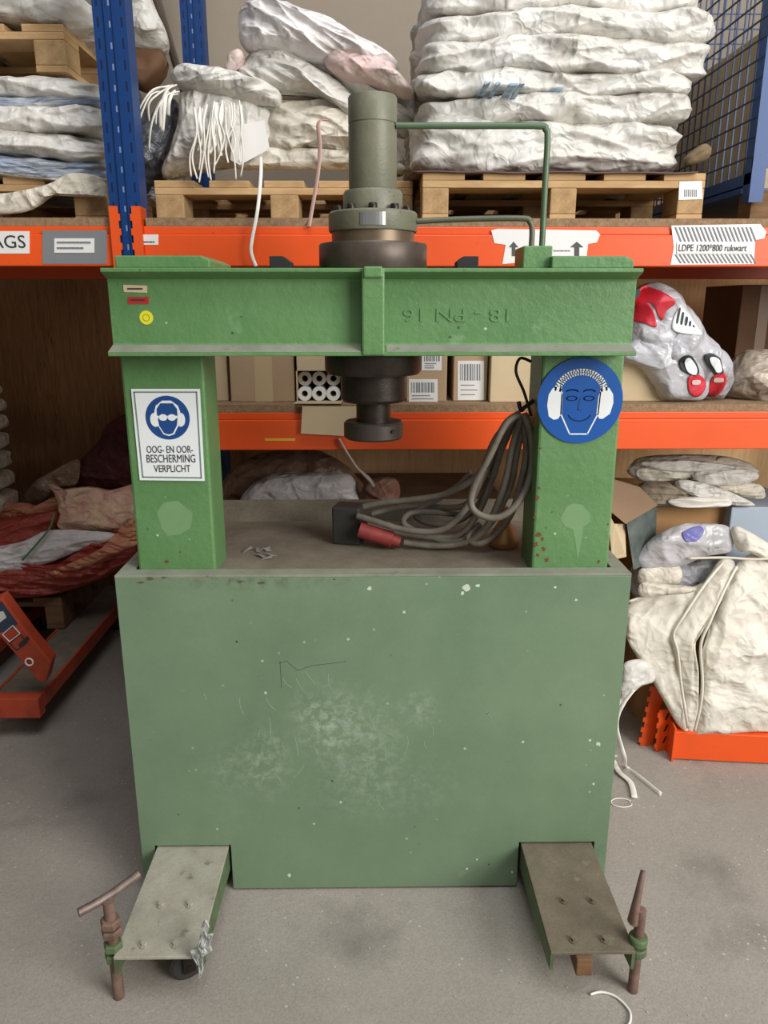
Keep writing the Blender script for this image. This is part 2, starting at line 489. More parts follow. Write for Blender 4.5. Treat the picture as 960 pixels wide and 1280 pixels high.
m_line = M('thin_ink_line_blue', (12, 52, 112), 0.5)
m_signw = M('sign_white', (232, 236, 236), 0.35)
m_signg = M('sign_border_grey', (110, 130, 122), 0.5)
m_yel = M('yellow_sticker', (218, 214, 50), 0.4)
m_redst = M('red_sticker', (172, 44, 44), 0.4)
m_bag = M('clear_plastic_bag', (218, 217, 222), 0.2, var_rgb=(186, 184, 188), vscale=6, wrinkle=0.008, alpha=0.78)
m_logor = M('red_print', (206, 44, 58), 0.4, var=0.15, vscale=30)
m_lilac = M('purple_print', (106, 104, 172), 0.4)
m_alu = M('foil', (200, 205, 208), 0.3, 0.8)
m_greens = M('green_strap', (84, 130, 84), 0.6)
m_lamp = M('copper_metal', (206, 150, 92), 0.35, 0.4, var=0.2, vscale=20)
m_arrow = M('grey_arrow_ink', (78, 76, 78), 0.6)
m_yline = M('yellow_print', (226, 178, 60), 0.5)
m_slot = M('slot_shadow_metal', (128, 148, 188), 0.6)
m_bluebox = M('pale_blue_board', (176, 190, 204), 0.6, var=0.1, vscale=8)

# ---------------------------------------------------------------- setting
mb = MB(); mb.box(-6, 6, -5, 3.8, -0.12, 0); struct(mb.build('floor', m_floor))
mb = MB(); mb.box(-6, 6, 3.66, 3.8, 0, 4.2); struct(mb.build('wall_back', m_wall))
mb = MB(); mb.box(-3.6, -3.45, -5, 3.66, 0, 4.2); struct(mb.build('light_block_wall_left', M('light_block_dark', (92, 84, 76), 0.9, var=0.1, vscale=2)))  # unseen wall, added and kept dark to block light from the left
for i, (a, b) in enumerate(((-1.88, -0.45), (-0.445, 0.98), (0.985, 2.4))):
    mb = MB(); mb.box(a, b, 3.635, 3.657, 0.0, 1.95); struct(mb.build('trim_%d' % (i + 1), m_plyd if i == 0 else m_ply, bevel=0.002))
mb = MB(); mb.box(0.235, 0.255, 3.64, 3.66, 1.96, 4.2); struct(mb.build('trim_4', M('seam_strip', (140, 128, 112), 0.8), bevel=0.003))

# ---------------------------------------------------------------- pallet rack
FY = 2.26
rack = thing('pallet_rack', 'blue and orange steel pallet rack with chipboard shelves behind the green press', 'rack', (0, FY, 0))


def upright(x, y, front):
    mb = MB(); w_ = 0.043
    # C section: web at the outside, two flanges, lips
    s = 1 if front else -1
    mb.box(x - w_, x + w_, y, y + 0.003, 0, 3.6)
    mb.box(x - w_, x - w_ + 0.003, y + 0.003, y + 0.07, 0, 3.6); mb.box(x + w_ - 0.003, x + w_, y + 0.003, y + 0.07, 0, 3.6)
    mb.box(x - 0.012, x - 0.009, y - 0.006, y, 0, 3.6); mb.box(x + 0.009, x + 0.012, y - 0.006, y, 0, 3.6)
    mb.box(x - 0.009, x + 0.009, y - 0.001, y, 0, 3.6)
    o = mb.build('upright', m_upr, rack)
    mb = MB(); mb.box(x - 0.06, x + 0.06, y - 0.02, y + 0.09, 0, 0.006); mb.build('foot_plate', m_blue, o)


UX = -0.684
upright(UX, FY - 0.005, True); upright(UX, 3.28, False)
upright(2.06, FY - 0.005, True); upright(2.06, 3.28, False)
mb = MB()
for k in range(5):
    za = 0.25 + k * 0.62; zb = za + 0.62
    if k % 2: za, zb = zb, za
    mb.tube([(UX, FY + 0.05, za), (UX, 3.29, zb)], 0.014, 8, 0)
mb.build('diagonal_brace', M('grey_brace', (110, 100, 92), 0.6, 0.2), rack)


def rbeam(x0, x1, z0, z1, y):
    mb = MB(); mb.box(x0, x1, y, y + 0.045, z0, z1 - 0.022); mb.box(x0, x1, y + 0.006, y + 0.045, z1 - 0.022, z1)
    o = mb.build('crossbeam', m_orange, rack, bevel=0.003)
    for x, s in ((x0, 1), (x1, -1)):
        mb = MB()
        xa, xb = (x - 0.004, x + 0.0) if s > 0 else (x, x + 0.004)
        mb.box(xa, xb, y - 0.012, y + 0.045, z0 - 0.01, z1 + 0.05)
        q0, q1 = (x - 0.024, x) if s > 0 else (x, x + 0.024)
        mb.box(q0, q1, y - 0.014, y - 0.0108, z0 - 0.01, z1 + 0.05)
        for t in range(4):
            zz = z0 + 0.005 + t * 0.038; e0 = q0 - 0.005 if s > 0 else q1
            mb.box(e0, e0 + 0.005, y - 0.014, y - 0.0108, zz, zz + 0.018)
        mb.build('end_connector', m_orange, o)
    return o


TB = (1.607, 1.714); MBm = (1.080, 1.193)
top_r = rbeam(UX + 0.043, 2.017, *TB, FY); rbeam(UX + 0.043, 2.017, *TB, 3.29)
top_l = rbeam(-3.3, UX - 0.043, *TB, FY); rbeam(-3.3, UX - 0.043, *TB, 3.29)
mid_r = rbeam(UX + 0.043, 2.017, *MBm, FY); rbeam(UX + 0.043, 2.017, *MBm, 3.29)
for (a, b, z) in ((UX + 0.05, 2.0, 1.714), (-3.28, UX - 0.05, 1.714), (UX + 0.05, 2.0, 1.193)):
    mb = MB(); mb.box(a, b, FY + 0.007, 3.335, z, z + 0.022); mb.build('shelf_board', m_chip, rack)
ZT, ZM = 1.736, 1.215


def on_beam(beam, pts, mat, name, y=FY, th=0.0012, label=None):
    o = flat([pxpoly(pts, y)], name, mat, beam, y - th, th)
    if label: o['label'] = label
    return o


def rect(x0, y0, x1, y1): return [(x0, y0), (x1, y0), (x1, y1), (x0, y1)]


def box_text(s, name, mat, par, x0, y0, x1, y1, d, **k):
    a = P(x0, y1, d); b = P(x1, y0, d)
    return text(s, name, mat, par, a.x, b.x, a.z, b.z, d - 0.0016, **k)


def small_print(mat, par, x0, y0, x1, y1, d):
    """illegible small print: a row of short dashes"""
    random.seed(int(x0 * 7 + y0)); x = x0; ls = []; ym = (y0 + y1) / 2
    while x < x1:
        w_ = random.uniform(1.5, 5); ls.append(pxpoly([(x, ym), (min(x1, x + w_), ym)], d)); x += w_ + 1.4
    return strokes(ls, abs(y1 - y0) * 0.45 * d / F, 'small_print', mat, par, d - 0.0016, 0.0006)


on_beam(top_l, rect(-30, 289, 37, 317), m_paper, 'name_label'); box_text('BAGS', 'lettering', m_ink, top_l, -22, 294, 31, 310, FY - 0.0004)
on_beam(top_l, rect(53, 288, 134, 330), m_grtape, 'grey_tape'); on_beam(top_l, rect(68, 298, 118, 316), m_paper, 'small_label', FY - 0.0013)
small_print(m_inkl, top_l, 72, 301, 113, 305, FY - 0.0028)
small_print(m_inkl, top_l, 72, 308, 104, 312, FY - 0.0028)
on_beam(top_r, rect(175, 293, 198, 306), m_paper, 'small_label'); small_print(m_ink, top_r, 178, 301, 193, 304, FY - 0.0004)
on_beam(top_r, [(614, 288), (622, 286), (745, 288), (750, 293), (746, 303), (735, 305), (733, 322), (628, 330), (632, 306), (618, 304)], m_paper, 'arrow_label')
for cx, cy, sc in ((642, 311, 0.9), (721, 311, 1.25)):
    on_beam(top_r, [(cx, cy - 9), (cx + 6.5 * sc, cy - 2), (cx + 2.4 * sc, cy - 2), (cx + 2.4 * sc, cy + 9), (cx - 2.4 * sc, cy + 9), (cx - 2.4 * sc, cy - 2), (cx - 6.5 * sc, cy - 2)], m_arrow, 'printed_arrow', FY - 0.0013)
small_print(m_inkl, top_r, 692, 312, 712, 315, FY - 0.0004)
on_beam(top_r, [(839, 282), (950, 280), (958, 290), (955, 298), (944, 300), (942, 330), (838, 331), (842, 310)], m_paper, 'striped_label')
st = []
for i in range(21):
    x = 843 + i * 5.2
    for ya, yb in ((284, 302), (318, 329)):
        if x + 7 < 944: st.append(pxpoly([(x, ya), (x + 2, ya), (x + 9, yb), (x + 7, yb)], FY))
flat(st, 'printed_stripes', m_inkl, top_r, FY - 0.0024, 0.001)
on_beam(top_r, rect(846, 303, 938, 317), m_paper, 'label_field', FY - 0.0024)
box_text('LDPE 1200*800 rukwart', 'lettering', m_arrow, top_r, 848, 305, 934, 314, FY - 0.0036)
on_beam(mid_r, rect(331, 548, 369, 551), m_yline, 'yellow_sticker')

# ---------------------------------------------------------------- hydraulic press
press = thing('hydraulic_press', 'green hydraulic workshop press with round cylinder and wide steel front panel', 'press', (0, 1.69, 0))
PY = 1.69; PW = 0.61; PZ = 0.888
FX = 0.476; FW = 0.093                  # foot centre / half width
mb = MB()
out = [(-PW, 0.03), (-FX - FW - 0.006, 0.03), (-FX - FW - 0.006, 0.142), (-FX + FW + 0.006, 0.142), (-FX + FW + 0.006, 0.006),
       (FX - FW - 0.006, 0.006), (FX - FW - 0.006, 0.142), (FX + FW + 0.006, 0.142), (FX + FW + 0.006, 0.03), (PW, 0.03), (PW, PZ - 0.006), (-PW, PZ - 0.006)]
mb.prism([(x, PY, z) for x, z in out], (0, 0.006, 0))
pan = mb.build('front_panel', m_panel, press, bevel=0.0015)
def _smudge(m, spots):
    N = m.node_tree.nodes; L = m.node_tree.links; b = N['Principled BSDF']
    tc = N.new('ShaderNodeTexCoord'); cur = b.inputs['Base Color'].links[0].from_socket
    nn = N.new('ShaderNodeTexNoise'); nn.inputs['Scale'].default_value = 40; nn.inputs['Detail'].default_value = 9; nn.inputs['Roughness'].default_value = 0.75; nn.inputs['Distortion'].default_value = 0.4
    L.new(tc.outputs['Object'], nn.inputs['Vector'])
    rp = N.new('ShaderNodeMapRange'); rp.inputs[1].default_value = 0.46; rp.inputs[2].default_value = 0.68; L.new(nn.outputs['Fac'], rp.inputs[0])
    for (x, z, rx, rz, k, col) in spots:
        mp = N.new('ShaderNodeMapping'); mp.vector_type = 'TEXTURE'; mp.inputs['Location'].default_value = (x, 0, z); mp.inputs['Scale'].default_value = (rx, 1, rz)
        L.new(tc.outputs['Object'], mp.inputs[0])
        g = N.new('ShaderNodeTexGradient'); g.gradient_type = 'SPHERICAL'; L.new(mp.outputs[0], g.inputs[0])
        mu = N.new('ShaderNodeMath'); mu.operation = 'MULTIPLY'; L.new(g.outputs['Fac'], mu.inputs[0]); L.new(rp.outputs[0], mu.inputs[1])
        m2 = N.new('ShaderNodeMath'); m2.operation = 'MULTIPLY'; m2.use_clamp = True; m2.inputs[1].default_value = k * 0.5; L.new(mu.outputs[0], m2.inputs[0])
        xx = N.new('ShaderNodeMix'); xx.data_type = 'RGBA'; L.new(m2.outputs[0], xx.inputs[0]); L.new(cur, xx.inputs[6]); xx.inputs[7].default_value = lin(col); cur = xx.outputs[2]
    L.new(cur, b.inputs['Base Color'])
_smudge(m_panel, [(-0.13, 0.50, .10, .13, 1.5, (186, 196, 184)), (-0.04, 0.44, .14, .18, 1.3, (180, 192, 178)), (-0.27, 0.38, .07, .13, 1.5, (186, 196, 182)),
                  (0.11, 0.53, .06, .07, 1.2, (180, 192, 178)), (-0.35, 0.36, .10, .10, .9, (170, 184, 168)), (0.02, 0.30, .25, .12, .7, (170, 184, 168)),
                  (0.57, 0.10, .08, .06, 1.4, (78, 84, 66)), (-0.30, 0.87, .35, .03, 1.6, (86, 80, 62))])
# scratches on the panel
random.seed(3)
sc = []
for i in range(26):
    cx = random.choice([random.gauss(-0.02, 0.10), random.gauss(0.02, 0.2), random.gauss(-0.22, 0.05)]); cz = random.gauss(0.47, 0.1)
    a = random.uniform(-1.9, -1.1); l = random.uniform(0.01, 0.06); cv = random.uniform(-0.5, 0.5)
    sc.append([(cx + l * t * math.cos(a + cv * t), cz + l * t * math.sin(a + cv * t)) for t in (0, .25, .5, .75, 1)])
strokes(sc, 0.0008, 'scratches', M('chalk_scratch', (158, 176, 156), 0.7), pan, PY - 0.0003, 0.0006)
dk = [pxpoly([(348, 829), (358, 826), (372, 838), (390, 832), (432, 827)], PY), pxpoly([(350, 826), (352, 860)], PY)]
strokes(dk, 0.0012, 'long_scratch', M('dark_scratch', (62, 84, 68), 0.6), pan, PY - 0.0003, 0.0006)
chips = []
random.seed(9)
for (cx, cy, r) in ((583, 735, 6), (578, 742, 3), (505, 765, 2.5), (748, 930, 4), (742, 980, 2), (770, 945, 2), (362, 1094, 3), (720, 750, 2), (694, 734, 2), (597, 732, 3), (462, 736, 3), (640, 1090, 2)):
    c0 = P(cx, cy, PY)
    chips.append([(c0.x + r / 520 * random.uniform(.5, 1.2) * math.cos(t * PI / 4), c0.z + r / 520 * random.uniform(.5, 1.2) * math.sin(t * PI / 4)) for t in range(8)])
flat(chips, 'paint_chips', M('chip_white', (196, 206, 186), 0.7), pan, PY - 0.0004, 0.0006)
chips = []
for (cx, cy, r) in ((175, 728, 4), (188, 724, 5), (300, 727, 4), (326, 728, 4), (205, 722, 3), (418, 724, 2)):
    c0 = P(cx, cy, PY)
    chips.append([(c0.x + r / 420 * random.uniform(.5, 1.3) * math.cos(t * PI / 4), c0.z + r / 1100 * random.uniform(.3, 1.4) * math.sin(t * PI / 4)) for t in range(8)])
flat(chips, 'rust_chips', M('chip_brown', (92, 84, 66), 0.8), pan, PY - 0.0004, 0.0006)
mb = MB(); mb.box(-PW, PW, PY, PY + 0.045, PZ - 0.006, PZ); mb.build('panel_lip', m_dustg, press, bevel=0.001)
BY = 2.20
for s in (-1, 1):
    mb = MB()
    xa, xb = sorted((s * PW, s * (PW - 0.006)))
    mb.box(xa, xb, PY + 0.006, BY, 0.03, PZ - 0.006)
    xa, xb = sorted((s * PW, s * (PW - 0.035)))
    mb.box(xa, xb, PY + 0.045, BY, PZ - 0.006, PZ)
    mb.build('side_panel', m_dustg, press)
mb = MB(); mb.box(-PW, PW, BY, BY + 0.006, 0.03, PZ + 0.052); mb.build('rear_panel', m_deck, press)
mb = MB()
mb.box(-PW + 0.006, PW - 0.006, PY + 0.006, BY, PZ - 0.022, PZ - 0.014); mb.build('deck_plate', m_deck, press)
# posts: box sections
for s in (-1, 1):
    cx = s * 0.474
    mb = MB(); mb.box(cx - 0.093, cx + 0.093, 1.737, 1.872, 0.14, 1.575)
    mb.build('post', m_press, press, bevel=0.006)


def ibeam(y, name):
    prof = [(-0.041, 0), (0.041, 0), (0.041, 0.008), (0.005, 0.021), (0.0035, 0.026), (0.0035, 0.153), (0.005, 0.158), (0.041, 0.171), (0.041, 0.179),
            (-0.041, 0.179), (-0.041, 0.171), (-0.005, 0.158), (-0.0035, 0.153), (-0.0035, 0.026), (-0.005, 0.021), (-0.041, 0.008)]
    mb = MB(); mb.prism([(-0.563, y + a, 1.396 + b) for a, b in prof], (1.126, 0, 0))
    return mb.build(name, m_press, press, bevel=0.0015)


fb = ibeam(1.691, 'crosshead_beam'); ibeam(1.917, 'crosshead_beam')
mb = MB(); mb.box(-0.024, 0.024, 1.645, 1.686, 1.397, 1.574); mb.box(-0.02, 0.02, 1.638, 1.66, 1.555, 1.578); mb.build('stiffener', m_press, press, bevel=0.004)
mb = MB()
for zz in (1.41, 1.56):
    mb.tube([(-0.03, 1.682, zz), (0.03, 1.682, zz)], 0.004, 6, 0)
mb.build('weld_bead', m_press, press, 60)
# dust along the beam's lower flange
mb = MB(); mb.prism([(-0.562, 1.6502, 1.4043), (-0.562, 1.6865, 1.4175), (-0.562, 1.6865, 1.4185), (-0.562, 1.6502, 1.4052)], (0.535, 0, 0))
mb.prism([(0.028, 1.6502, 1.4043), (0.028, 1.6865, 1.4175), (0.028, 1.6865, 1.4185), (0.028, 1.6502, 1.4052)], (0.534, 0, 0))
mb.build('flange_dust', m_dustg, press)
text('18 - PN 16', 'embossed_lettering', m_press, fb, P(504, 396, 1.687).x, P(636, 396, 1.687).x, P(500, 402, 1.687).z, P(500, 386, 1.687).z, 1.6868, flip=True, depth=0.0032)
# top plates, clamps, valve block
for a, b in ((P(143, 325, 1.68).x, P(262, 325, 1.68).x), (P(690, 325, 1.68).x, P(793, 325, 1.68).x)):
    mb = MB(); mb.prism([(a, 1.68, 1.5755), (b, 1.68, 1.5755), (b, 1.68, 1.592), (b - 0.018, 1.68, 1.601), (a, 1.68, 1.601)], (0, 0.25, 0))
    mb.build('top_plate', m_press, press, bevel=0.003)
mb = MB(); mb.box(P(655, 320, 1.69).x, P(693, 320, 1.69).x - 0.002, 1.70, 1.80, 1.5755, 1.6225); vb = mb.build('valve_block', m_press, press, bevel=0.003)
for a, b in ((338, 365), (570, 597)):
    mb = MB(); x0, x1 = P(a, 320, 1.78).x, P(b, 320, 1.78).x
    s = 1 if a < 400 else -1
    mb.prism([(x0, 1.76, 1.5755), (x1, 1.76, 1.5755), (x1, 1.76, 1.605 if s < 0 else 1.592), (x0 + (0.015 if s < 0 else 0.03), 1.76, 1.605), (x0, 1.76, 1.605 if s > 0 else 1.594)], (0, 0.05, 0))
    mb.build('clamp', m_black, press, bevel=0.002)
# little plates on the beam
WY = 1.6875
flat([pxpoly([(154, 356), (184, 357), (184, 366), (155, 365)], WY)], 'maker_plate', m_cardl, press, WY - 0.0012)
small_print(m_ink, press, 160, 359, 178, 363, WY - 0.0006)
flat([pxpoly(rect(160, 371, 186, 380), WY)], 'red_sticker', m_redst, press, WY - 0.0012)
small_print(m_ink, press, 164, 373, 181, 377, WY - 0.0006)
c0 = P(183, 397, WY); flat([disc2(c0.x, c0.z, 0.0145)], 'yellow_sticker', m_yel, press, WY - 0.0012)
strokes([[(c0.x + 0.007 * math.cos(t * PI / 6), c0.z + 0.007 * math.sin(t * PI / 6)) for t in range(13)]], 0.0012, 'sticker_ring', M('olive_ink', (170, 160, 40), .5), press, WY - 0.0018)

# cylinder
CX, CY = 0.0, 1.80
mb = MB()
mb.lathe([(0, 1.5752), (0.119, 1.5752), (0.121, 1.578), (0.121, 1.628), (0.118, 1.632), (0, 1.632)], (CX, CY))
mb.build('mounting_flange', M('brown_steel', (96, 84, 74), .42, .4, var_rgb=(72, 62, 54), vscale=18), press, 40)
mb = MB(); mb.lathe([(0, 1.632), (0.092, 1.632), (0.092, 1.657), (0, 1.657)], (CX, CY)); mb.build('bronze_ring', m_ringb, press, 40)
mb = MB(); mb.lathe([(0, 1.657), (0.097, 1.657), (0.0985, 1.660), (0.0985, 1.694), (0.095, 1.698), (0, 1.698)], (CX, CY)); ring = mb.build('cylinder_collar', m_cyl, press, 40)
for i in range(10):
    a = 2 * PI * (i + 0.5) / 10
    mb = MB(); x, y = CX + 0.079 * math.cos(a), CY + 0.079 * math.sin(a)
    mb.lathe([(0, 1.6985), (0.0095, 1.6985), (0.0095, 1.708), (0.008, 1.710), (0.0045, 1.710), (0.0045, 1.706), (0, 1.706)], (x, y), 16)
    mb.build('bolt', m_steel, ring, 40)
mb = MB(); mb.lathe([(0, 1.698), (0.0655, 1.698), (0.0655, 1.736), (0.062, 1.742), (0, 1.742)], (CX, CY)); mb.build('cylinder_neck', m_cyl, press, 40)
mb = MB(); mb.lathe([(0, 1.742), (0.051, 1.742), (0.0525, 1.746), (0.0525, 1.872), (0.0512, 1.8735), (0.0512, 1.8755), (0.0525, 1.877), (0.0525, 1.927), (0.0505, 1.930), (0, 1.930)], (CX, CY))
mb.build('cylinder_barrel', m_cyl, press, 40)
mb = MB()
rr = 0.0988
for (aa, ab, za, zb) in ((-0.27, 0.27, 1.664, 1.690),):
    pts = [(CX + (rr + k) * math.sin(t), CY - (rr + k) * math.cos(t)) for k, ts in ((0, [aa + (ab - aa) * i / 8 for i in range(9)]), (0.0015, [ab - (ab - aa) * i / 8 for i in range(9)])) for t in ts]
    mb.prism([(x, y, za) for x, y in pts], (0, 0, zb - za))
mb.build('data_plate', m_chrome, ring)
mb = MB(); mb.lathe([(0, 1.396), (0.113, 1.396), (0.113, 1.357), (0.106, 1.347), (0, 1.347)], (CX, CY)); mb.build('lower_flange', m_steel, press, 40)
mb = MB(); mb.lathe([(0, 1.347), (0.077, 1.347), (0.077, 1.290), (0.071, 1.283), (0, 1.283)], (CX, CY)); mb.build('gland_ring', m_steel, press, 40)
mb = MB(); mb.lathe([(0, 1.283), (0.041, 1.283), (0.041, 1.236), (0, 1.236)], (CX, CY)); mb.build('ram', m_steel, press, 40)
mb = MB(); mb.lathe([(0, 1.236), (0.066, 1.236), (0.071, 1.231), (0.071, 1.200), (0.066, 1.195), (0, 1.195)], (CX, CY)); ro = mb.build('ram_plate', M('dark_plate_steel', (78, 72, 64), .42, .5, var=0.3, vscale=20), press, 40)
hq = P(492, 540, 1.735)
mb = MB(); mb.tube([(hq.x, 1.736, hq.z), (hq.x, 1.75, hq.z)], 0.004, 12, 0); mb.build('set_screw_hole', m_black, ro)
# pipes
zz = P(500, 157, 1.78).z; x2 = P(683, 200, 1.78).x
mb = MB(); mb.tube([(0.05, 1.78, zz), (0.20, 1.78, zz), (x2 - 0.022, 1.78, zz), (x2 - 0.006, 1.78, zz - 0.006), (x2, 1.78, zz - 0.024), (x2, 1.78, zz - 0.12), (x2, 1.78, 1.62)], 0.0068, 12, 6)
mb.build('oil_pipe', M('pipe_green', (88, 112, 84), 0.4, var=0.15, vscale=20), press, 60)
z3 = P(600, 273, 1.76).z; x3 = P(665, 290, 1.76).x
mb = MB(); mb.tube([(0.096, 1.78, z3 - 0.004), (0.2, 1.775, z3), (x3 - 0.024, 1.76, z3), (x3 - 0.006, 1.76, z3 - 0.007), (x3, 1.76, z3 - 0.024), (x3, 1.76, 1.62)], 0.0062, 12, 6)
mb.build('oil_pipe', M('pipe_dark', (98, 100, 82), 0.4, var=0.2, vscale=20), press, 60)

# safety signs
SY = 1.7355
sg = flat([pxpoly([(164, 486), (250, 486), (256, 601), (175, 600)], SY)], 'safety_sign', m_signw, press, SY - 0.002, 0.002)
sg['label'] = 'white safety sign with blue pictogram and Dutch lettering'
fr = pxpoly([(168, 490), (246, 490), (252, 597), (179, 596)], SY)
strokes([fr + [fr[0]]], 0.003, 'border_line', m_signg, sg, SY - 0.0028)
cc = P(210, 522, SY); R0 = 0.050
ring_ = disc2(cc.x, cc.z, R0)
flat([ring_], 'pictogram_disc', m_signd, sg, SY - 0.0028)
def rel(pts, c, r): return [(c.x + a * r, c.z + b * r) for a, b in pts]
flat([rel([(-.62, .15), (-.5, .55), (-.2, .78), (.2, .78), (.5, .55), (.62, .15), (.74, .05), (.74, -.3), (.6, -.42), (.45, -.38), (.25, -.75), (0, -.84), (-.25, -.75), (-.45, -.38), (-.6, -.42), (-.74, -.3), (-.74, .05)], cc, R0)], 'pictogram_outline', m_signw, sg, SY - 0.0036)
flat([rel([(-.46, .1), (-.46, .4), (-.28, .66), (.28, .66), (.46, .4), (.46, .1)], cc, R0), rel([(-.44, -.02), (.44, -.02), (.4, -.35), (.2, -.7), (0, -.76), (-.2, -.7), (-.4, -.35)], cc, R0)], 'pictogram_head', m_signd, sg, SY - 0.0044)
flat([disc2(cc.x - 0.2 * R0, cc.z + .02 * R0, .19 * R0, .15 * R0, 20), disc2(cc.x + 0.2 * R0, cc.z + .02 * R0, .19 * R0, .15 * R0, 20)], 'goggles', m_signw, sg, SY - 0.0052)
flat([disc2(cc.x - 0.62 * R0, cc.z - .08 * R0, .17 * R0, .3 * R0, 20), disc2(cc.x + 0.62 * R0, cc.z - .08 * R0, .17 * R0, .3 * R0, 20)], 'ear_muffs', m_signw, sg, SY - 0.0044)
for s, a, b, x0, x1 in (('OOG- EN OOR-', 557, 566, 184, 241), ('BESCHERMING', 568, 578, 184, 244), ('VERPLICHT', 581, 590, 193, 238)):
    box_text(s, 'sign_lettering', m_ink, sg, x0, a, x1, b, SY - 0.0012)

dc = P(725, 501, 1.7345); RR = 0.0975
dsg = flat([disc2(dc.x, dc.z, RR, n=64)], 'safety_sign', m_signb, press, SY - 0.003, 0.0015)
dsg['label'] = 'round blue safety sign showing a head wearing ear protectors'
Y1 = SY - 0.0036
def ov(cx, cz, rx, rz, t0=0, t1=2 * PI, n=24): return [(dc.x + (cx + rx * math.cos(t0 + (t1 - t0) * i / n)) * RR, dc.z + (cz + rz * math.sin(t0 + (t1 - t0) * i / n)) * RR) for i in range(n + 1)]
flat([rel([(-.66, .30), (-.48, .34), (-.42, .1), (-.42, -.3), (-.5, -.42), (-.6, -.44), (-.72, -.36), (-.77, -.1), (-.75, .15)], dc, RR),
      ], 'ear_muff', m_signw, dsg, Y1)
flat([rel([(.66, .30), (.48, .34), (.42, .1), (.40, -.3), (.48, -.42), (.56, -.42), (.72, -.3), (.78, -.05), (.76, .15)], dc, RR)], 'ear_muff', m_signw, dsg, Y1)
strokes([ov(0, .22, .6, .5, PI * 0.02, PI * .98), ov(0, .2, .49, .42, PI * 0.02, PI * .98), ov(0, .22, .55, .46, PI * .1, PI * .9)], 0.0045, 'headband', m_signw, dsg, Y1)
strokes([rel([(-.44, .2), (-.44, -.3), (-.2, -.78), (.22, -.78), (.44, -.3), (.46, .2)], dc, RR)], 0.003, 'face_outline', m_signw, dsg, Y1)
strokes([ov(0, -.30, .26, .17, PI * 1.05, PI * 1.95), ov(-.2, .06, .12, .05), ov(.2, .06, .12, .05), rel([(0, .05), (-.05, -.2), (.03, -.22)], dc, RR), ov(-.2, .2, .14, .06, 0.2, PI - .2), ov(.2, .2, .14, .06, .2, PI - .2)], 0.0025, 'drawn_face', m_line, dsg, Y1)
chips = []
random.seed(12)
for (cx, cy, r) in ((672, 622, 3), (669, 646, 2.5), (673, 668, 4), (678, 674, 3), (670, 680, 4), (680, 686, 3.5), (672, 694, 3), (684, 700, 3), (674, 610, 2), (748, 702, 3), (760, 655, 1.5), (690, 640, 1.2), (676, 560, 1.5), (208, 702, 3), (225, 690, 1.6)):
    c0 = P(cx, cy, 1.737)
    chips.append([(c0.x + r / 540 * random.uniform(.4, 1.3) * math.cos(t * PI / 4.5), c0.z + r / 540 * random.uniform(.4, 1.3) * math.sin(t * PI / 4.5)) for t in range(9)])
flat(chips, 'rust_chips', M('rust_chip_red', (104, 66, 46), .8), press, 1.7366, 0.0006)
# grey primer patches on the posts
flat([pxpoly([(196, 640), (205, 628), (222, 626), (232, 634), (241, 642), (238, 660), (225, 668), (210, 670), (202, 660)], 1.737)], 'primer_patch', M('primer_green', (116, 152, 104), .6, var=0.1, vscale=20), press, 1.7366, 0.0006)
flat([pxpoly([(700, 648), (708, 634), (716, 629), (727, 631), (737, 641), (738, 652), (729, 659), (727, 676), (722, 700), (719, 676), (716, 662), (706, 658)], 1.737)], 'primer_patch', M('primer_green', (132, 164, 122)), press, 1.7366, 0.0006)

# feet: downturned channels
for s in (-1, 1):
    cx = s * FX; y0 = 1.345; mt = m_footg if s < 0 else m_footb
    mb = MB(); mb.box(cx - FW, cx + FW, y0, 2.16, 0.128, 0.136)
    ft = mb.build('foot', mt, press, bevel=0.0015)
    mb = MB()
    for q in (-1, 1):
        xa, xb = sorted((cx + q * FW, cx + q * (FW - 0.007)))
        mb.prism([(xa, y0, 0.128), (xa, y0, 0.088), (xa, y0 + 0.1, 0.075), (xa, 2.16, 0.04), (xa, 2.16, 0.128)], (xb - xa, 0, 0))
    mb.build('channel_flange', m_dirtyg, ft)
    for (bx, by) in ((-0.028, 0.145), (0.040, 0.145), (-0.035, 0.03), (0.035, 0.03)):
        mb = MB(); mb.lathe([(0, 0.136), (0.010, 0.136), (0.010, 0.139), (0, 0.139)], (cx + bx, y0 + by), 16)
        mb.lathe([(0, 0.139), (0.0072, 0.139), (0.0065, 0.146), (0, 0.146)], (cx + bx, y0 + by), 6); mb.build('bolt', mt, ft)
    wx = cx + (0.045 if s < 0 else -0.02)
    wy = y0 + 0.085
    if s < 0:
        mb = MB(); pr = []
        for (r, x) in ((0.0, -0.02), (0.035, -0.02), (0.042, -0.014), (0.042, 0.014), (0.035, 0.02), (0, 0.02)):
            pr.append((r, x))
        mb.lathe([(r, x) for r, x in pr], (0, 0), 32)
        Rm = Matrix.Translation((wx - 0.006, wy, 0.0425)) @ Matrix.Rotation(0.5, 4, 'Z') @ Matrix.Rotation(PI / 2, 4, 'X')
        for v in mb.bm.verts: v.co = Rm @ v.co
        wo = mb.build('caster_wheel', m_blk2, ft, 40)
        mb = MB(); Tf = Matrix.Translation((wx - 0.006, wy, 0)) @ Matrix.Rotation(0.5, 4, 'Z'); mb.box(-0.014, 0.014, -0.029, -0.025, 0.03, 0.128, Tf); mb.box(-0.014, 0.014, 0.025, 0.029, 0.03, 0.128, Tf); mb.tube([Tf @ Vector((0, -0.03, 0.0425)), Tf @ Vector((0, 0.03, 0.0425))], 0.007, 10, 0); mb.build('caster_fork', m_steel, ft)
    else:
        mb = MB(); mb.box(wx - 0.018, wx + 0.018, y0 - 0.012, y0 + 0.16, 0.083, 0.127); mb.build('wood_wedge', m_dwood, ft, bevel=0.003)
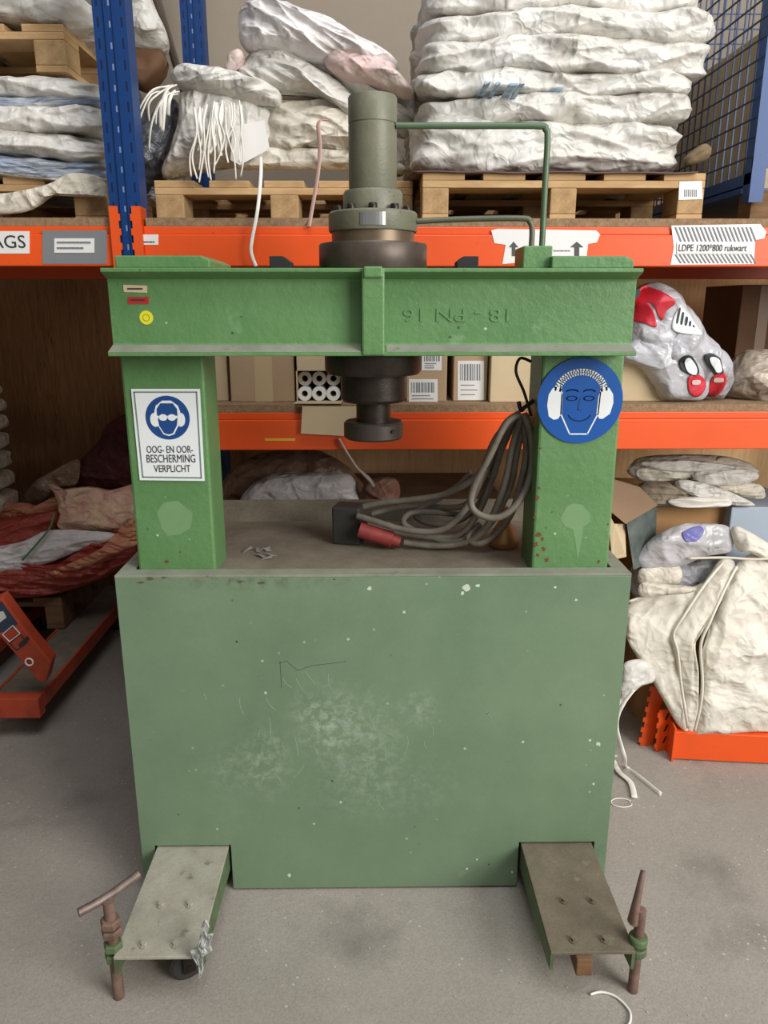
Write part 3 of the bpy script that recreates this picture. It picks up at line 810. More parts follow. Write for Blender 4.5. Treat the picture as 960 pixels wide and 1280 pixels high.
# torn tape on left foot's corner
mb = MB(); pillow(mb, [(248, 1180), (252, 1158), (257, 1149), (262, 1158), (259, 1168), (267, 1166), (263, 1180), (266, 1188), (256, 1194), (250, 1206), (254, 1214), (249, 1224), (247, 1208), (240, 1196), (236, 1188), (242, 1186)], 1.338, 0.004, 0.007, 40, 3, k=2, R=12)
mb.build('torn_tape', M('torn_film', (196, 198, 194), 0.4, var_rgb=(120, 126, 116), vscale=60), press, 30)
# jacking screws
for s in (-1, 1):
    x = -0.577 if s < 0 else 0.583; y = 1.372
    mb = MB(); mb.tube([(x, y, 0.0), (x, y, 0.258 if s < 0 else 0.222)], 0.0115 if s > 0 else 0.012, 16, 0)
    js = mb.build('jack_screw', m_rust, press, 50)
    mb = MB()
    for z in (0.105, 0.132): mb.lathe([(0, z), (0.019, z), (0.021, z + 0.004), (0.021, z + 0.016), (0.019, z + 0.02), (0, z + 0.02)], (x, y), 6 if s < 0 else 20)
    mb.build('clamp_nut', m_dirtyg, js)
    mb = MB(); xa, xb = sorted((x, s * (FX + FW - 0.004))); mb.box(xa, xb, y - 0.01, y + 0.012, 0.094, 0.126); mb.build('screw_bracket', m_dirtyg, js, bevel=0.002)
    if s < 0:
        mb = MB()
        for z in (0.170, 0.195): mb.lathe([(0, z), (0.021, z), (0.0225, z + 0.004), (0.0225, z + 0.014), (0.02, z + 0.019), (0, z + 0.019)], (x, y), 6)
        mb.build('lock_nut', m_rust, js)
        a, b, c = Z(98, 1141, 0.255), Z(134, 1121, 0.258), Z(173, 1093, 0.262)
        mb = MB(); mb.tube([a, b, c], 0.0095, 12, 4); mb.build('tommy_bar', M('worn_bar', (140, 126, 116), .5, .5, var_rgb=(100, 80, 70), vscale=30), js, 60)
    else:
        a, b, c = P(791, 1152, 1.372), P(796, 1126, 1.375), P(804, 1088, 1.40)
        mb = MB(); mb.tube([a, b, c], lambda t: 0.0155 - 0.009 * t, 12, 4, flat=0.75); mb.build('tommy_bar', m_rust, js, 60)

# ---------------------------------------------------------------- cable on the press
cab = thing('extension_cable', 'coiled grey rubber power cable hung on the right post of the press', 'cable', (0.25, 1.95, 0.874))
def path(pts): return [P(*p) for p in pts]
loops = [
    [(650, 517, 1.80), (632, 530, 1.79), (612, 570, 1.79), (592, 610, 1.80), (590, 634, 1.80), (606, 646, 1.79), (628, 645, 1.78), (650, 625, 1.78), (664, 590, 1.80), (664, 545, 1.80), (655, 517, 1.80)],
    [(648, 519, 1.83), (622, 545, 1.83), (606, 580, 1.84), (592, 620, 1.86), (570, 650, 1.87), (545, 664, 1.88), (505, 662, 1.90), (470, 652, 1.92), (447, 645, 1.94)],
    [(652, 520, 1.82), (640, 560, 1.82), (632, 600, 1.83), (618, 640, 1.85), (600, 668, 1.88), (575, 680, 1.90), (540, 682, 1.91), (505, 678, 1.92)],
    [(645, 522, 1.86), (628, 560, 1.86), (615, 600, 1.88), (598, 640, 1.9), (575, 668, 1.92), (545, 672, 1.93), (505, 668, 1.95), (470, 660, 1.96), (448, 650, 1.98)],
    [(640, 530, 1.90), (612, 575, 1.90), (590, 600, 1.92), (555, 618, 1.96), (510, 625, 1.98), (480, 628, 1.99), (452, 634, 2.0)],
    [(656, 522, 1.84), (645, 570, 1.84), (640, 600, 1.85), (628, 630, 1.86), (612, 655, 1.88), (590, 672, 1.9), (560, 677, 1.92), (530, 668, 1.94), (505, 655, 1.96), (512, 642, 1.99), (540, 640, 2.0), (580, 644, 2.0)],
    [(646, 524, 1.87), (618, 568, 1.88), (600, 606, 1.9), (580, 632, 1.95), (540, 634, 2.02), (500, 634, 2.03), (465, 642, 2.03)],
    [(600, 655, 1.92), (585, 672, 1.9), (598, 680, 1.88), (620, 668, 1.88), (640, 640, 1.85), (652, 600, 1.83), (658, 560, 1.83), (652, 520, 1.83)],
    [(590, 590, 1.93), (575, 606, 1.96), (550, 622, 2.0), (520, 640, 2.02), (530, 652, 2.0), (560, 655, 1.97), (590, 640, 1.93), (610, 610, 1.9), (622, 570, 1.88)]]
for i, l in enumerate(loops):
    mb = MB(); mb.tube(path(l), 0.0085, 10, 7); mb.build('cable_loop', m_cable, cab, 80)
mb = MB(); mb.tube(path([(664, 452, 1.80), (650, 448, 1.80), (645, 465, 1.80), (655, 490, 1.80), (664, 520, 1.80)]), 0.0035, 8, 6); mb.build('cord_tie', m_black, cab, 80)
a = P(449, 662, 1.93); b = P(500, 678, 1.92)
dv = (b - a)
mb = MB(); mb.tube([a, a + dv * 0.5, a + dv * 0.52, a + dv * 0.8, a + dv * 0.82, b], lambda t: 0.021 if t < 0.5 else (0.023 if t < 0.75 else 0.016), 20, 0)
mb.build('plug', m_plug, cab, 40)
q0 = P(415, 681, 1.97)
Rz = Matrix.Translation((q0.x, 1.97, 0.8745)) @ Matrix.Rotation(-0.25, 4, 'Z')
mb = MB(); mb.box(0, 0.078, 0, 0.07, 0, 0.105, Rz); so = mb.build('socket_box', m_blk2, cab, bevel=0.006)
mb = MB(); mb.tube([Rz @ Vector((0.078, 0.03, 0.06)), Rz @ Vector((0.096, 0.03, 0.06))], 0.016, 16, 0); mb.build('cable_gland', m_black, so)
mb = MB(); hk = P(664, 512, 1.80)
mb.tube([(0.381, 1.81, hk.z + 0.02), (0.36, 1.81, hk.z + 0.004), (0.352, 1.81, hk.z - 0.003), (0.345, 1.81, hk.z + 0.018)], 0.005, 8, 4); mb.build('cable_hook', m_steel, press, 60)
# copper funnel and foil scraps on the deck
f0 = P(631, 683, 1.93); zb = 0.8745
mb = MB(); mb.lathe([(0, zb), (0.036, zb), (0.040, zb + 0.006), (0.041, zb + 0.02), (0.03, zb + 0.045), (0.012, zb + 0.075), (0.008, zb + 0.11), (0, zb + 0.11)], (f0.x, 1.95), 32)
tag(mb.build('copper_funnel', m_lamp, None, 50), 'small copper coloured cone standing on the press deck by the right post', 'funnel')
random.seed(5)
for i in range(7):
    q = Z(random.uniform(308, 342), random.uniform(686, 700), 0.8745)
    mb = MB(); a = random.uniform(0, PI); l = random.uniform(0.010, 0.02)
    u = Vector((math.cos(a), math.sin(a), 0)) * l; v = Vector((-math.sin(a), math.cos(a), 0)) * 0.006
    mb.prism([q - u - v, q + u - v * 0.4 + Vector((0, 0, .004)), q + u + v + Vector((0, 0, 0.008)), q - u * .3 + v * 1.5 + Vector((0, 0, 0.002))], (0, 0, 0.001))
    tag(mb.build('foil_scrap', m_alu), 'small crumpled foil scrap lying on the press deck beside the left post', 'scrap', 'foil scraps on the press deck')

# ---------------------------------------------------------------- pallets
def make_pallet(label, w_, dp, h, loc, mt, mbk, bw=0.1):
    t = thing('wooden_pallet', label, 'pallet', loc)
    x0, y0, z0 = loc; x0 -= w_ / 2
    nb = 5
    for i in range(nb):      # top boards run in depth
        bwid = 0.12; xx = x0 + (w_ - bwid) * i / (nb - 1)
        mb = MB(); mb.box(xx, xx + bwid, y0, y0 + dp, z0 + h - 0.02, z0 + h); mb.build('top_board', mt, t, bevel=0.002)
    for yy in (y0, y0 + dp / 2 - 0.06, y0 + dp - 0.12):
        mb = MB(); mb.box(x0, x0 + w_, yy, yy + 0.12, z0 + h - 0.04, z0 + h - 0.0202); mb.build('cross_board', mt, t, bevel=0.002)
        for xx, ww in ((x0, bw), (x0 + w_ / 2 - bw / 2, bw), (x0 + w_ - bw, bw)):
            mb = MB(); mb.box(xx, xx + ww, yy, yy + 0.12, z0 + 0.0185, z0 + h - 0.0402); mb.build('block', mbk, t, bevel=0.003)
    for xx, ww in ((x0, bw), (x0 + w_ / 2 - bw / 2, bw), (x0 + w_ - bw, bw)):
        mb = MB(); mb.box(xx, xx + ww, y0, y0 + dp, z0, z0 + 0.018); mb.build('bottom_runner', mt, t, bevel=0.002)
    return t


def pxx(px, py, d): return P(px, py, d).x
xr0, xr1 = pxx(528, 245, 2.33), pxx(880, 245, 2.33)
pr = make_pallet('light wooden pallet on the top shelf under the tall stack of white sacks', xr1 - xr0, 0.95, 0.128, ((xr0 + xr1) / 2, 2.33, ZT), m_pallet, m_block, 0.075)
o_ = flat([pxpoly([(849, 227), (877, 226), (878, 249), (848, 250)], 2.33)], 'pallet_label', m_paper, pr, 2.3285, 0.001)
flat([pxpoly(rect(855 + i * 2.4, 237, 856.2 + i * 2.4, 246), 2.33) for i in range(7)], 'barcode', m_inkl, pr, 2.3278, 0.0006)
xc0, xc1 = pxx(194, 250, 2.46), pxx(516, 250, 2.46)
make_pallet('brown wooden pallet on the top shelf behind the cylinder of the press', xc1 - xc0, 0.85, 0.125, ((xc0 + xc1) / 2, 2.46, ZT), m_pallet, m_block, 0.085)
xl1 = pxx(131, 255, 2.40)
make_pallet('wooden pallet on the top shelf left of the blue upright under blue white sacks', 0.8, 0.9, 0.125, (xl1 - 0.4, 2.40, ZT), m_pallet, m_block, 0.09)
z_up = P(60, 90, 2.50).z
xl2 = pxx(82, 70, 2.50)
make_pallet('upper wooden pallet stacked on white sacks at the top left', 0.8, 0.8, 0.125, (xl2 - 0.4, 2.50, z_up), m_pallet, m_block, 0.09)

# ---------------------------------------------------------------- tall stack of white sacks (right)
lay = [  # px left, right, y bottom, y top, depth front
    (516, 858, 216, 152, 2.36), (520, 872, 160, 118, 2.37), (518, 868, 130, 92, 2.36), (529, 893, 100, 50, 2.35), (529, 896, 60, 12, 2.35), (531, 890, 20, -45, 2.37)]
base = ZT + 0.128
G = 'folded white sacks on the right-hand pallet'
posn = ['lowest folded white sack of the tall stack resting on the light pallet', 'second folded white sack from the pallet in the tall right stack',
        'third folded white sack from the pallet in the tall right stack, with blue print', 'bulging white sack above the blue printed one in the tall right stack',
        'wide crumpled white sack below the topmost one in the tall right stack', 'topmost crumpled white sack of the tall right stack cut by picture top']
zs = [base + 0.012, None]
edges = [base + 0.006]
for (a, b, yb, yt, d) in lay: edges.append(P(700, yt, d).z)
for i, (a, b, yb, yt, d) in enumerate(lay):
    x0, x1 = pxx(a, (yb + yt) / 2, d), pxx(b, (yb + yt) / 2, d)
    z0, z1 = edges[i], edges[i + 1]
    mb = MB(); slab(mb, x0, x1, d - 0.02, d + 0.82, z0 - 0.012, z1 + 0.014, seed=i + 3, amp=0.024, f=5, st=(0.7, 0.7, 1.6), e1=0.42, sag=0.03, tilt=(0.0, -0.02, -0.05, -0.04, 0.03, 0.03)[i] * 0.6, nu=260, nv=60)
    so = mb.build('folded_sack', m_white, None, 180); tag(so, posn[i], 'sack', G)
    if i == 3: sk3 = so
SACK3 = bpy.data.objects['folded_sack.002']
mb = MB()     # liner under the stack
mb.grid([[Vector((x, y, base + 0.003 + 0.006 * noise.noise(Vector((x * 9, y * 9, 0))) - max(0, (2.335 - y)) * 0.1)) for x in [xr0 - 0.03 + (xr1 - xr0 + 0.0) * i / 40 for i in range(41)]] for y in [2.315 + 0.85 * j / 20 for j in range(21)]])
o_ = mb.build('sheet_liner', M('brown_sheet', (104, 76, 66), .6, var=0.3, vscale=10), None, 180)
md = o_.modifiers.new('s', 'SOLIDIFY'); md.thickness = 0.004; tag(o_, 'dark brown sheet between the tall sack stack and its pallet', 'sheet')
mb = MB(); pillow(mb, [(855, 198), (868, 186), (880, 180), (889, 186), (886, 197), (872, 204), (858, 206)], 2.34, 0.02, 0.006, 20, 5, k=5, R=12)
tag(mb.build('paper_wad', M('olive_paper', (128, 108, 78), .8, var=0.3, vscale=20), None, 180), 'crumpled brown wad at the right end of the light pallet', 'wad')

# ---------------------------------------------------------------- centre heap of bags on the top shelf
zc = ZT + 0.125
def bag(name, lobes, mat, label, cat='bag', group=None, **kw):
    mb = MB()
    for l in lobes:
        k2 = dict(kw); k2.update(l[1] if isinstance(l, tuple) else {})
        pillow(mb, l[0] if isinstance(l, tuple) else l, **k2)
    o = mb.build(name, mat, None, 180)
    return tag(o, label, cat, group)


b1 = bag('woven_bag', [
    ([(205, 222), (214, 190), (224, 150), (228, 118), (260, 112), (320, 122), (342, 150), (338, 196), (300, 206), (250, 214)], dict(d=2.56, T=0.09, amp=0.014, seed=1, st=(2.2, 1, .6))),
    ([(214, 96), (224, 85), (250, 86), (300, 96), (345, 112), (352, 128), (342, 134), (300, 128), (250, 116), (222, 108)], dict(d=2.50, T=0.07, amp=0.012, seed=2, st=(.6, 1, 2.4), rot=.15))],
    m_white, 'white woven bag with a rolled edge and hanging white strands', 'bag')
bag('woven_bag', [
    ([(335, 138), (380, 128), (430, 134), (470, 160), (500, 190), (505, 218), (470, 214), (430, 196), (380, 190), (335, 203)], dict(d=2.56, T=0.09, amp=0.018, seed=4, st=(.7, 1, 2), rot=-.3)),
    ([(292, 190), (340, 185), (440, 190), (502, 205), (502, 217), (440, 213), (340, 211), (296, 210)], dict(d=2.52, T=0.03, amp=0.008, seed=5))],
    m_cream, 'flattened cream bag lying on brown pallet, right of hanging strands', 'bag')
bag('woven_bag', [
    ([(290, 96), (318, 66), (345, 62), (385, 82), (430, 110), (462, 150), (440, 152), (400, 124), (350, 118), (310, 112)], dict(d=2.53, T=0.08, amp=0.016, seed=6, st=(.6, 1, 2.2), rot=-.5)),
    ([(370, 72), (420, 80), (480, 106), (516, 116), (519, 150), (505, 172), (480, 150), (440, 124), (400, 100)], dict(d=2.56, T=0.08, amp=0.016, seed=7, st=(.6, 1, 2.2), rot=-.5))],
    m_white, 'white folded bag sloping down to the right behind the press cylinder', 'bag')
bag('plastic_bag', [
    ([(299, 48), (300, 20), (312, 6), (338, 6), (380, 16), (408, 24), (440, 44), (470, 62), (497, 82), (490, 90), (455, 90), (410, 84), (370, 74), (330, 68), (306, 62)], dict(d=2.50, T=0.10, amp=0.020, seed=8, st=(.7, 1, 1.8), rot=-.5))],
    m_bright, 'bright white crumpled bag on top of the centre heap', 'bag')
bag('plastic_bag', [
    ([(405, 78), (420, 60), (450, 66), (492, 84), (494, 92), (516, 112), (512, 124), (470, 110), (430, 98)], dict(d=2.47, T=0.05, amp=0.014, seed=9, rot=-.4)),
    ],
    m_pinkb, 'pink tinted plastic wrap tucked below the bright white bag', 'bag')
bag('plastic_bag', [([(281, 84), (287, 68), (300, 63), (306, 72), (300, 84), (288, 92)], dict(d=2.48, T=0.03, amp=0.008, seed=10, k=6, R=14))],
    m_pinkb, 'small pink plastic fold above the rolled white bag', 'bag')
mb = MB(); pillow(mb, [(178, 170), (200, 138), (222, 128), (224, 160), (214, 200), (205, 224), (180, 232), (172, 215)], 2.62, 0.08, 0.02, 8, 11)
tag(mb.build('plastic_bundle', m_greyfilm, None, 180), 'dark grey plastic bundle beside the blue upright on top shelf', 'bundle')
o_ = flat([pxpoly([(290, 158), (330, 150), (337, 186), (300, 206), (288, 200)], 2.46)], 'paper_sheet', m_paper, None, 2.462, 0.002)
tag(o_, 'white paper sheet hanging from the white bag with rolled edge', 'sheet')
# hanging strands
random.seed(21)
for i in range(24):
    x = random.uniform(240, 302); yt = random.uniform(126, 138); l = random.uniform(50, 95); sw = random.uniform(-16, 10)
    mb = MB(); mb.tube(path([(x, yt, 2.43), (x + sw * .2 + random.uniform(-4, 4), yt + l * .35, 2.41), (x + sw * .6 + random.uniform(-5, 5), yt + l * .7, 2.415), (x + sw + random.uniform(-4, 4), yt + l, 2.42)]), 0.0056, 6, 5, flat=.4)
    mb.build('hanging_strand', m_strap, b1, 180)
for i in range(9):
    x = random.uniform(210, 226); yt = random.uniform(106, 118); dx = random.uniform(-52, -6); l = random.uniform(15, 80)
    mb = MB(); mb.tube(path([(x, yt, 2.44), (x + dx * .5, yt + 8 + random.uniform(-8, 4), 2.40), (x + dx * .85, yt + l * .5 + 6, 2.39), (x + dx * random.uniform(.7, 1.15), yt + l + 10, 2.40)]), 0.0056, 6, 5, flat=.4)
    mb.build('hanging_strand', m_strap, b1, 180)
mb = MB(); mb.tube(path([(326, 196, 2.41), (326, 220, 2.30), (322, 262, 2.245), (315, 300, 2.235), (314, 316, 2.235), (320, 333, 2.235)]), 0.005, 8, 8, flat=.3)
tag(mb.build('hanging_strap', m_strap, None, 180), 'white strap hanging over the orange beam left of press cylinder', 'strap')
mb = MB(); mb.tube(path([(408, 150, 2.43), (398, 154, 2.40), (400, 185, 2.38), (397, 220, 2.34), (392, 250, 2.30), (386, 284, 2.25)]), 0.007, 8, 8, flat=.3)
tag(mb.build('hanging_strap', m_pinks, None, 180), 'dull pink strap hanging in front of the brown pallet', 'strap')

# ---------------------------------------------------------------- upper left stacks
zl = ZT + 0.125
specs = [(-90, 130, 241, 222, m_cream, 'thin cream sheeting sack drooping over the lower left pallet', 2.375, 0.012),
         (-90, 128, 226, 197, m_bluewv, 'blue and white striped woven sack low in the left stack', 2.38, 0.016),
         (-90, 127, 203, 164, m_white, 'grey-white folded sack above the blue striped one, left stack', 2.37, 0.02),
         (-90, 124, 172, 132, m_white, 'bulging white sack in the middle of the left stack', 2.37, 0.024),
         (-90, 126, 140, 118, m_bluewv, 'thin blue-white woven sack between two white sacks, left stack', 2.40, 0.016),
         (-90, 122, 125, 92, m_white, 'white sack right below the upper left pallet', 2.39, 0.02)]
ed = [zl + 0.004] + [P(60, s[3], s[6]).z for s in specs]
for i, s in enumerate(specs):
    mb = MB(); slab(mb, pxx(s[0], 200, s[6]), pxx(s[1], (s[2] + s[3]) / 2, s[6]), s[6], s[6] + 0.8, ed[i] - 0.006, ed[i + 1] + 0.01, seed=20 + i, amp=s[7], f=7, st=(.7, .7, 1.8), nu=260, nv=44, e1=0.45, sag=0.035)
    tag(mb.build('folded_sack', s[4], None, 180), s[5], 'sack', 'sacks in the left stack on the top shelf')
bag('draped_sheet', [([(-40, 246), (20, 240), (60, 230), (90, 216), (126, 222), (133, 240), (130, 246), (106, 236), (88, 234), (64, 246), (40, 262), (10, 268), (-40, 266)], dict(d=2.372, T=.012, amp=.008, seed=39, f=9))], m_cream, 'cream sheet end drooping over the front of the lower left pallet', 'sheet')
zu = z_up + 0.125
mb = MB(); slab(mb, pxx(-120, 30, 2.48), pxx(112, 30, 2.48), 2.47, 3.25, zu + 0.0, zu + 0.11, seed=31, amp=0.022, f=6, st=(.7, .7, 1.5), nu=200, nv=40, e1=.7, tilt=-0.05)
tag(mb.build('folded_sack', m_white, None, 180), 'crumpled white sack on the upper left pallet', 'sack')
mb = MB(); slab(mb, pxx(-120, 10, 2.48), pxx(100, 10, 2.48), 2.49, 3.2, zu + 0.115, zu + 0.24, seed=32, amp=0.022, f=6, nu=200, nv=40, e1=.7)
tag(mb.build('folded_sack', m_white, None, 180), 'topmost white sack at the picture\'s top left edge', 'sack')
bag('plastic_bag', [([(158, -30), (180, -20), (196, 14), (207, 38), (208, 58), (196, 64), (172, 62), (158, 56)], dict(d=2.72, T=0.10, amp=0.02, seed=33))], m_white, 'white bag with dark print showing right of the blue upright', 'bag')
strokes([pxpoly([(181, 22), (186, 30), (192, 24)], 2.6), pxpoly([(190, 32), (200, 30)], 2.6), pxpoly([(186, 38), (200, 42)], 2.6)], 0.004, 'print_mark', m_ink, bpy.data.objects['plastic_bag.002'] if 'plastic_bag.002' in bpy.data.objects else None, 2.615, 0.001) if False else None
bag('cardboard_bale', [([(160, 62), (205, 66), (206, 90), (190, 108), (178, 112), (162, 100)], dict(d=2.75, T=0.05, e=.2, amp=0.015, seed=34, k=2))], m_cardd, 'brown flattened cardboard behind the blue upright under a white bag', 'cardboard')
bag('plastic_bundle', [([(160, 110), (176, 118), (186, 150), (190, 200), (184, 240), (160, 236)], dict(d=2.75, T=0.08, amp=0.02, seed=35))], m_greyfilm, 'grey plastic bundle directly right of the blue upright, under cardboard', 'bundle')

# ---------------------------------------------------------------- mesh cage (right, top shelf)
cage = thing('mesh_cage', 'blue steel wire mesh cage at the right end of the top shelf', 'cage', (1.5, 2.8, ZT))
gx0, gx1, gy0, gy1 = 1.065, 1.86, 2.30, 3.22; gz0 = P(940, 253, 2.30).z; gz1 = 2.75
for x, y in ((gx0, gy0), (gx1, gy0), (gx0, gy1), (gx1, gy1)):
    mb = MB(); mb.box(x, x + 0.004, y, y + 0.04, gz0, gz1); mb.box(x, x + 0.04, y - 0.004, y, gz0, gz1); mb.build('corner_post', m_blue, cage)
mb = MB(); mb.box(gx0, gx1 + 0.04, gy0 - 0.003, gy0 + 0.003, gz0 + 0.09, gz0 + 0.12); mb.box(gx0, gx1 + 0.04, gy0 - 0.003, gy0 + 0.003, gz0 + 0.44, gz0 + 0.465)
mb.box(gx0, gx0 + 0.03, gy0, gy1, gz0 + 0.05, gz0 + 0.08); mb.box(gx0, gx1, gy0 + 0.05, gy1, gz0 + 0.03, gz0 + 0.045); mb.build('rail', m_blue, cage)
mb = MB()
y = gy0 + 0.05
while y < gy1: mb.box(gx0 + 0.001, gx0 + 0.005, y, y + 0.004, gz0 + 0.08, gz1); y += 0.05
z = gz0 + 0.12
while z < gz1: mb.box(gx0 - 0.002, gx0 + 0.002, gy0, gy1, z, z + 0.004); mb.box(gx0, gx1, gy1, gy1 + 0.004, z, z + 0.004); z += 0.05
x = gx0
while x < gx1: mb.box(x, x + 0.004, gy1, gy1 + 0.004, gz0 + 0.08, gz1); x += 0.05
mb.build('wire_mesh', M('mesh_wire', (52, 66, 96), .5, .4), cage)
for x in (gx0 + 0.02, gx1 - 0.08):
    for y in (gy0 + 0.02, gy1 - 0.1):
        mb = MB(); mb.box(x, x + 0.08, y, y + 0.08, ZT, gz0 + 0.035); mb.build('foot', m_dwood, cage)
mb = MB(); mb.box(1.15, 1.80, 2.45, 3.15, gz0 + 0.046, gz0 + 0.5)
tag(mb.build('cardboard_box', m_cardl, None, bevel=0.004), 'pale box standing inside the blue mesh cage', 'box')

# ---------------------------------------------------------------- boxes on the middle shelf
def carton(name, a, b, yt, dp, mat, label, d=2.33, h=None, group=None, tape=None):
    x0, x1 = pxx(a, 505, d), pxx(b, 505, d); z1 = ZM + (h or 0.22)
    mb = MB(); mb.box(x0, x1, d, d + dp, ZM, z1)
    t = mb.build(name, mat, None, bevel=0.003); tag(t, label, 'box', group)
    if tape:
        ta, tb = pxx(tape[0], 490, d), pxx(tape[1], 490, d)
        mb = MB(); mb.box(ta, tb, d - 0.0008, d, ZM + 0.001, z1 - 0.002); mb.build('tape_strip', m_tape, t)
    return t


def barcode(t, x0, y0, x1, y1, d, code=True):
    flat([pxpoly(rect(x0, y0, x1, y1), d)], 'address_label', m_paper, t, d - 0.0012, 0.001)
    random.seed(int(x0)); bars = []; x = x0 + 3
    while x < x1 - 4:
        w_ = random.choice((0.8, 1.2, 2)); bars.append(pxpoly(rect(x, y0 + 4, x + w_, y0 + (y1 - y0) * .5), d)); x += w_ + random.choice((.9, 1.5))
    flat(bars, 'barcode', m_inkl, t, d - 0.0018, 0.0005)
    ls = [[*pxpoly([(x0 + 4, yy), (x1 - random.uniform(4, 12), yy)], d)] for yy in [y0 + (y1 - y0) * q for q in (.62, .74, .86)]]
    strokes(ls, 0.0025, 'printed_lines', m_inkl, t, d - 0.0018, 0.0005)


carton('cardboard_box', 255, 286, 400, .3, m_cardl, 'narrow cardboard box beside the left post on the middle shelf', 2.36)
carton('cardboard_box', 289, 369, 400, .3, m_card, 'wide cardboard box with vertical tape on the middle shelf', 2.34, tape=(319, 341))
c3 = carton('cardboard_box', 508, 558, 400, .3, m_card, 'cardboard box with white barcode label right of the press ram', 2.34)
barcode(c3, 511, 474, 547, 507, 2.34); barcode(c3, 527, 440, 552, 463, 2.34)
c4 = carton('cardboard_box', 566, 608, 400, .3, m_card, 'cardboard box with tall barcode label near the hanging cable', 2.35)
barcode(c4, 572, 451, 605, 500, 2.35)
carton('cardboard_box', 612, 676, 400, .3, m_cardl, 'plain pale cardboard box behind the hanging cable', 2.32)
# open carton of paper rolls
oc = thing('open_carton', 'open cardboard carton of paper rolls with its flap folded down over the orange beam', 'box', (pxx(398, 500, 2.33), 2.33, ZM))
xa, xb = pxx(371, 500, 2.33), pxx(428, 500, 2.33)
mb = MB(); mb.box(xa, xb, 2.33, 2.63, ZM, ZM + 0.003); mb.box(xa, xa + 0.003, 2.33, 2.63, ZM, ZM + 0.2); mb.box(xb - 0.003, xb, 2.33, 2.63, ZM, ZM + 0.2); mb.box(xa, xb, 2.627, 2.63, ZM, ZM + 0.2)
mb.box(xa, xb, 2.33, 2.333, ZM + 0.095, ZM + 0.2); mb.box(xa, xb, 2.33, 2.63, ZM + 0.197, ZM + 0.2)
mb.build('carton_walls', m_cardl, oc)
fl = [P(378, 507, 2.30), P(430, 507, 2.30), P(446, 508, 2.24), P(446, 520, 2.235), P(432, 528, 2.235), P(430, 545, 2.235), P(376, 542, 2.235)]
mb = MB(); mb.prism([(xa, 2.33, ZM + 0.001), (xb, 2.33, ZM + 0.001), (xb, 2.243, ZM + 0.006), (xa, 2.243, ZM + 0.006)], (0, 0, 0.003))
mb.prism([P(378, 508, 2.24), P(447, 508, 2.24), P(447, 520, 2.24), P(433, 527, 2.24), P(431, 545, 2.24), P(376, 542, 2.24)], (0, 0.003, 0))
mb.build('flap', m_cardl, oc)
R1 = 0.0215; n_ = 0
for row in range(2):
    for k in range(3):
        cx = xa + 0.024 + k * (2 * R1 + 0.0006); cz = ZM + 0.0035 + R1 + row * (2 * R1 + 0.0008)
        mb = MB(); mb.lathe([(0.0095, 0), (R1, 0), (R1, 0.26), (0.0095, 0.26), (0.0095, 0)], (0, 0), 28)
        Rm = Matrix.Translation((cx, 2.337 + 0.02 * row, cz)) @ Matrix.Rotation(-PI / 2, 4, 'X')
        for v in mb.bm.verts: v.co = Rm @ v.co
        bmesh.ops.remove_doubles(mb.bm, verts=mb.bm.verts, dist=1e-6)
        side = ('left', 'middle', 'right')[k]
        tag(mb.build('paper_roll', m_paper if row == 0 else M('shaded_roll_paper', (196, 186, 172), .6), None, 40),
            ('%s paper roll in the %s row inside the open carton' % (side, 'white lower' if row == 0 else 'brownish upper')), 'roll', 'paper rolls in the open carton')

# right of the post
bx = carton('cardboard_box', 770, 846, 400, .30, m_cardl, 'pale cardboard box under the printed plastic bag right of the press', 2.34, h=0.135)
pb = bag('printed_plastic_bag', [
    ([(770, 455), (775, 385), (800, 357), (825, 358), (850, 385), (880, 425), (903, 450), (909, 475), (902, 497), (882, 502), (850, 492), (812, 472)], dict(d=2.42, T=0.13, e=.4, amp=0.022, seed=41, f=3.2, st=(1.4, 1, 1.4), rot=.6)),
    ([(775, 446), (800, 420), (850, 425), (885, 470), (878, 499), (850, 501), (828, 499), (815, 480), (800, 460)], dict(d=2.335, T=0.05, e=.4, amp=0.014, f=4, seed=42))],
    m_bag, 'clear plastic bag with red and black print right of the press', 'bag')


def decal(src, poly_px, d_guess, mat, name, parent, lift=0.0025):
    """thin print laid on the front surface of an object: each sample is dropped onto the mesh along Y"""
    from mathutils.bvhtree import BVHTree
    me = src.data; bv = BVHTree.FromPolygons([v.co + src.location for v in me.vertices], [p.vertices for p in me.polygons])
    pts = [P(a, b, d_guess) for a, b in poly_px]
    b = crom(pts, 6, True); n = len(b); c = sum(b, Vector()) / n
    rows = []
    for i in range(9):
        r = []
        for j in range(n + 1):
            q = c + (b[j % n] - c) * (i / 8)
            h = bv.ray_cast(Vector((q.x, 0.5, q.z)), Vector((0, 1, 0)))
            yv = h[0].y - lift if h[0] else d_guess
            r.append(Vector((q.x, yv, q.z)))
        rows.append(r)
    mb = MB(); bm = mb.bm
    c_ = bm.verts.new(rows[0][0]); vr = [[bm.verts.new(p) for p in r[:-1]] for r in rows[1:]]
    for j in range(n): bm.faces.new((c_, vr[0][j], vr[0][(j + 1) % n]))
    for a_, b_ in zip(vr, vr[1:]):
        for j in range(n): bm.faces.new((a_[j], b_[j], b_[(j + 1) % n], a_[(j + 1) % n]))
    o = mb.build(name, mat, parent, 180)
    md = o.modifiers.new('s', 'SOLIDIFY'); md.thickness = 0.0008; md.offset = 0
    return o


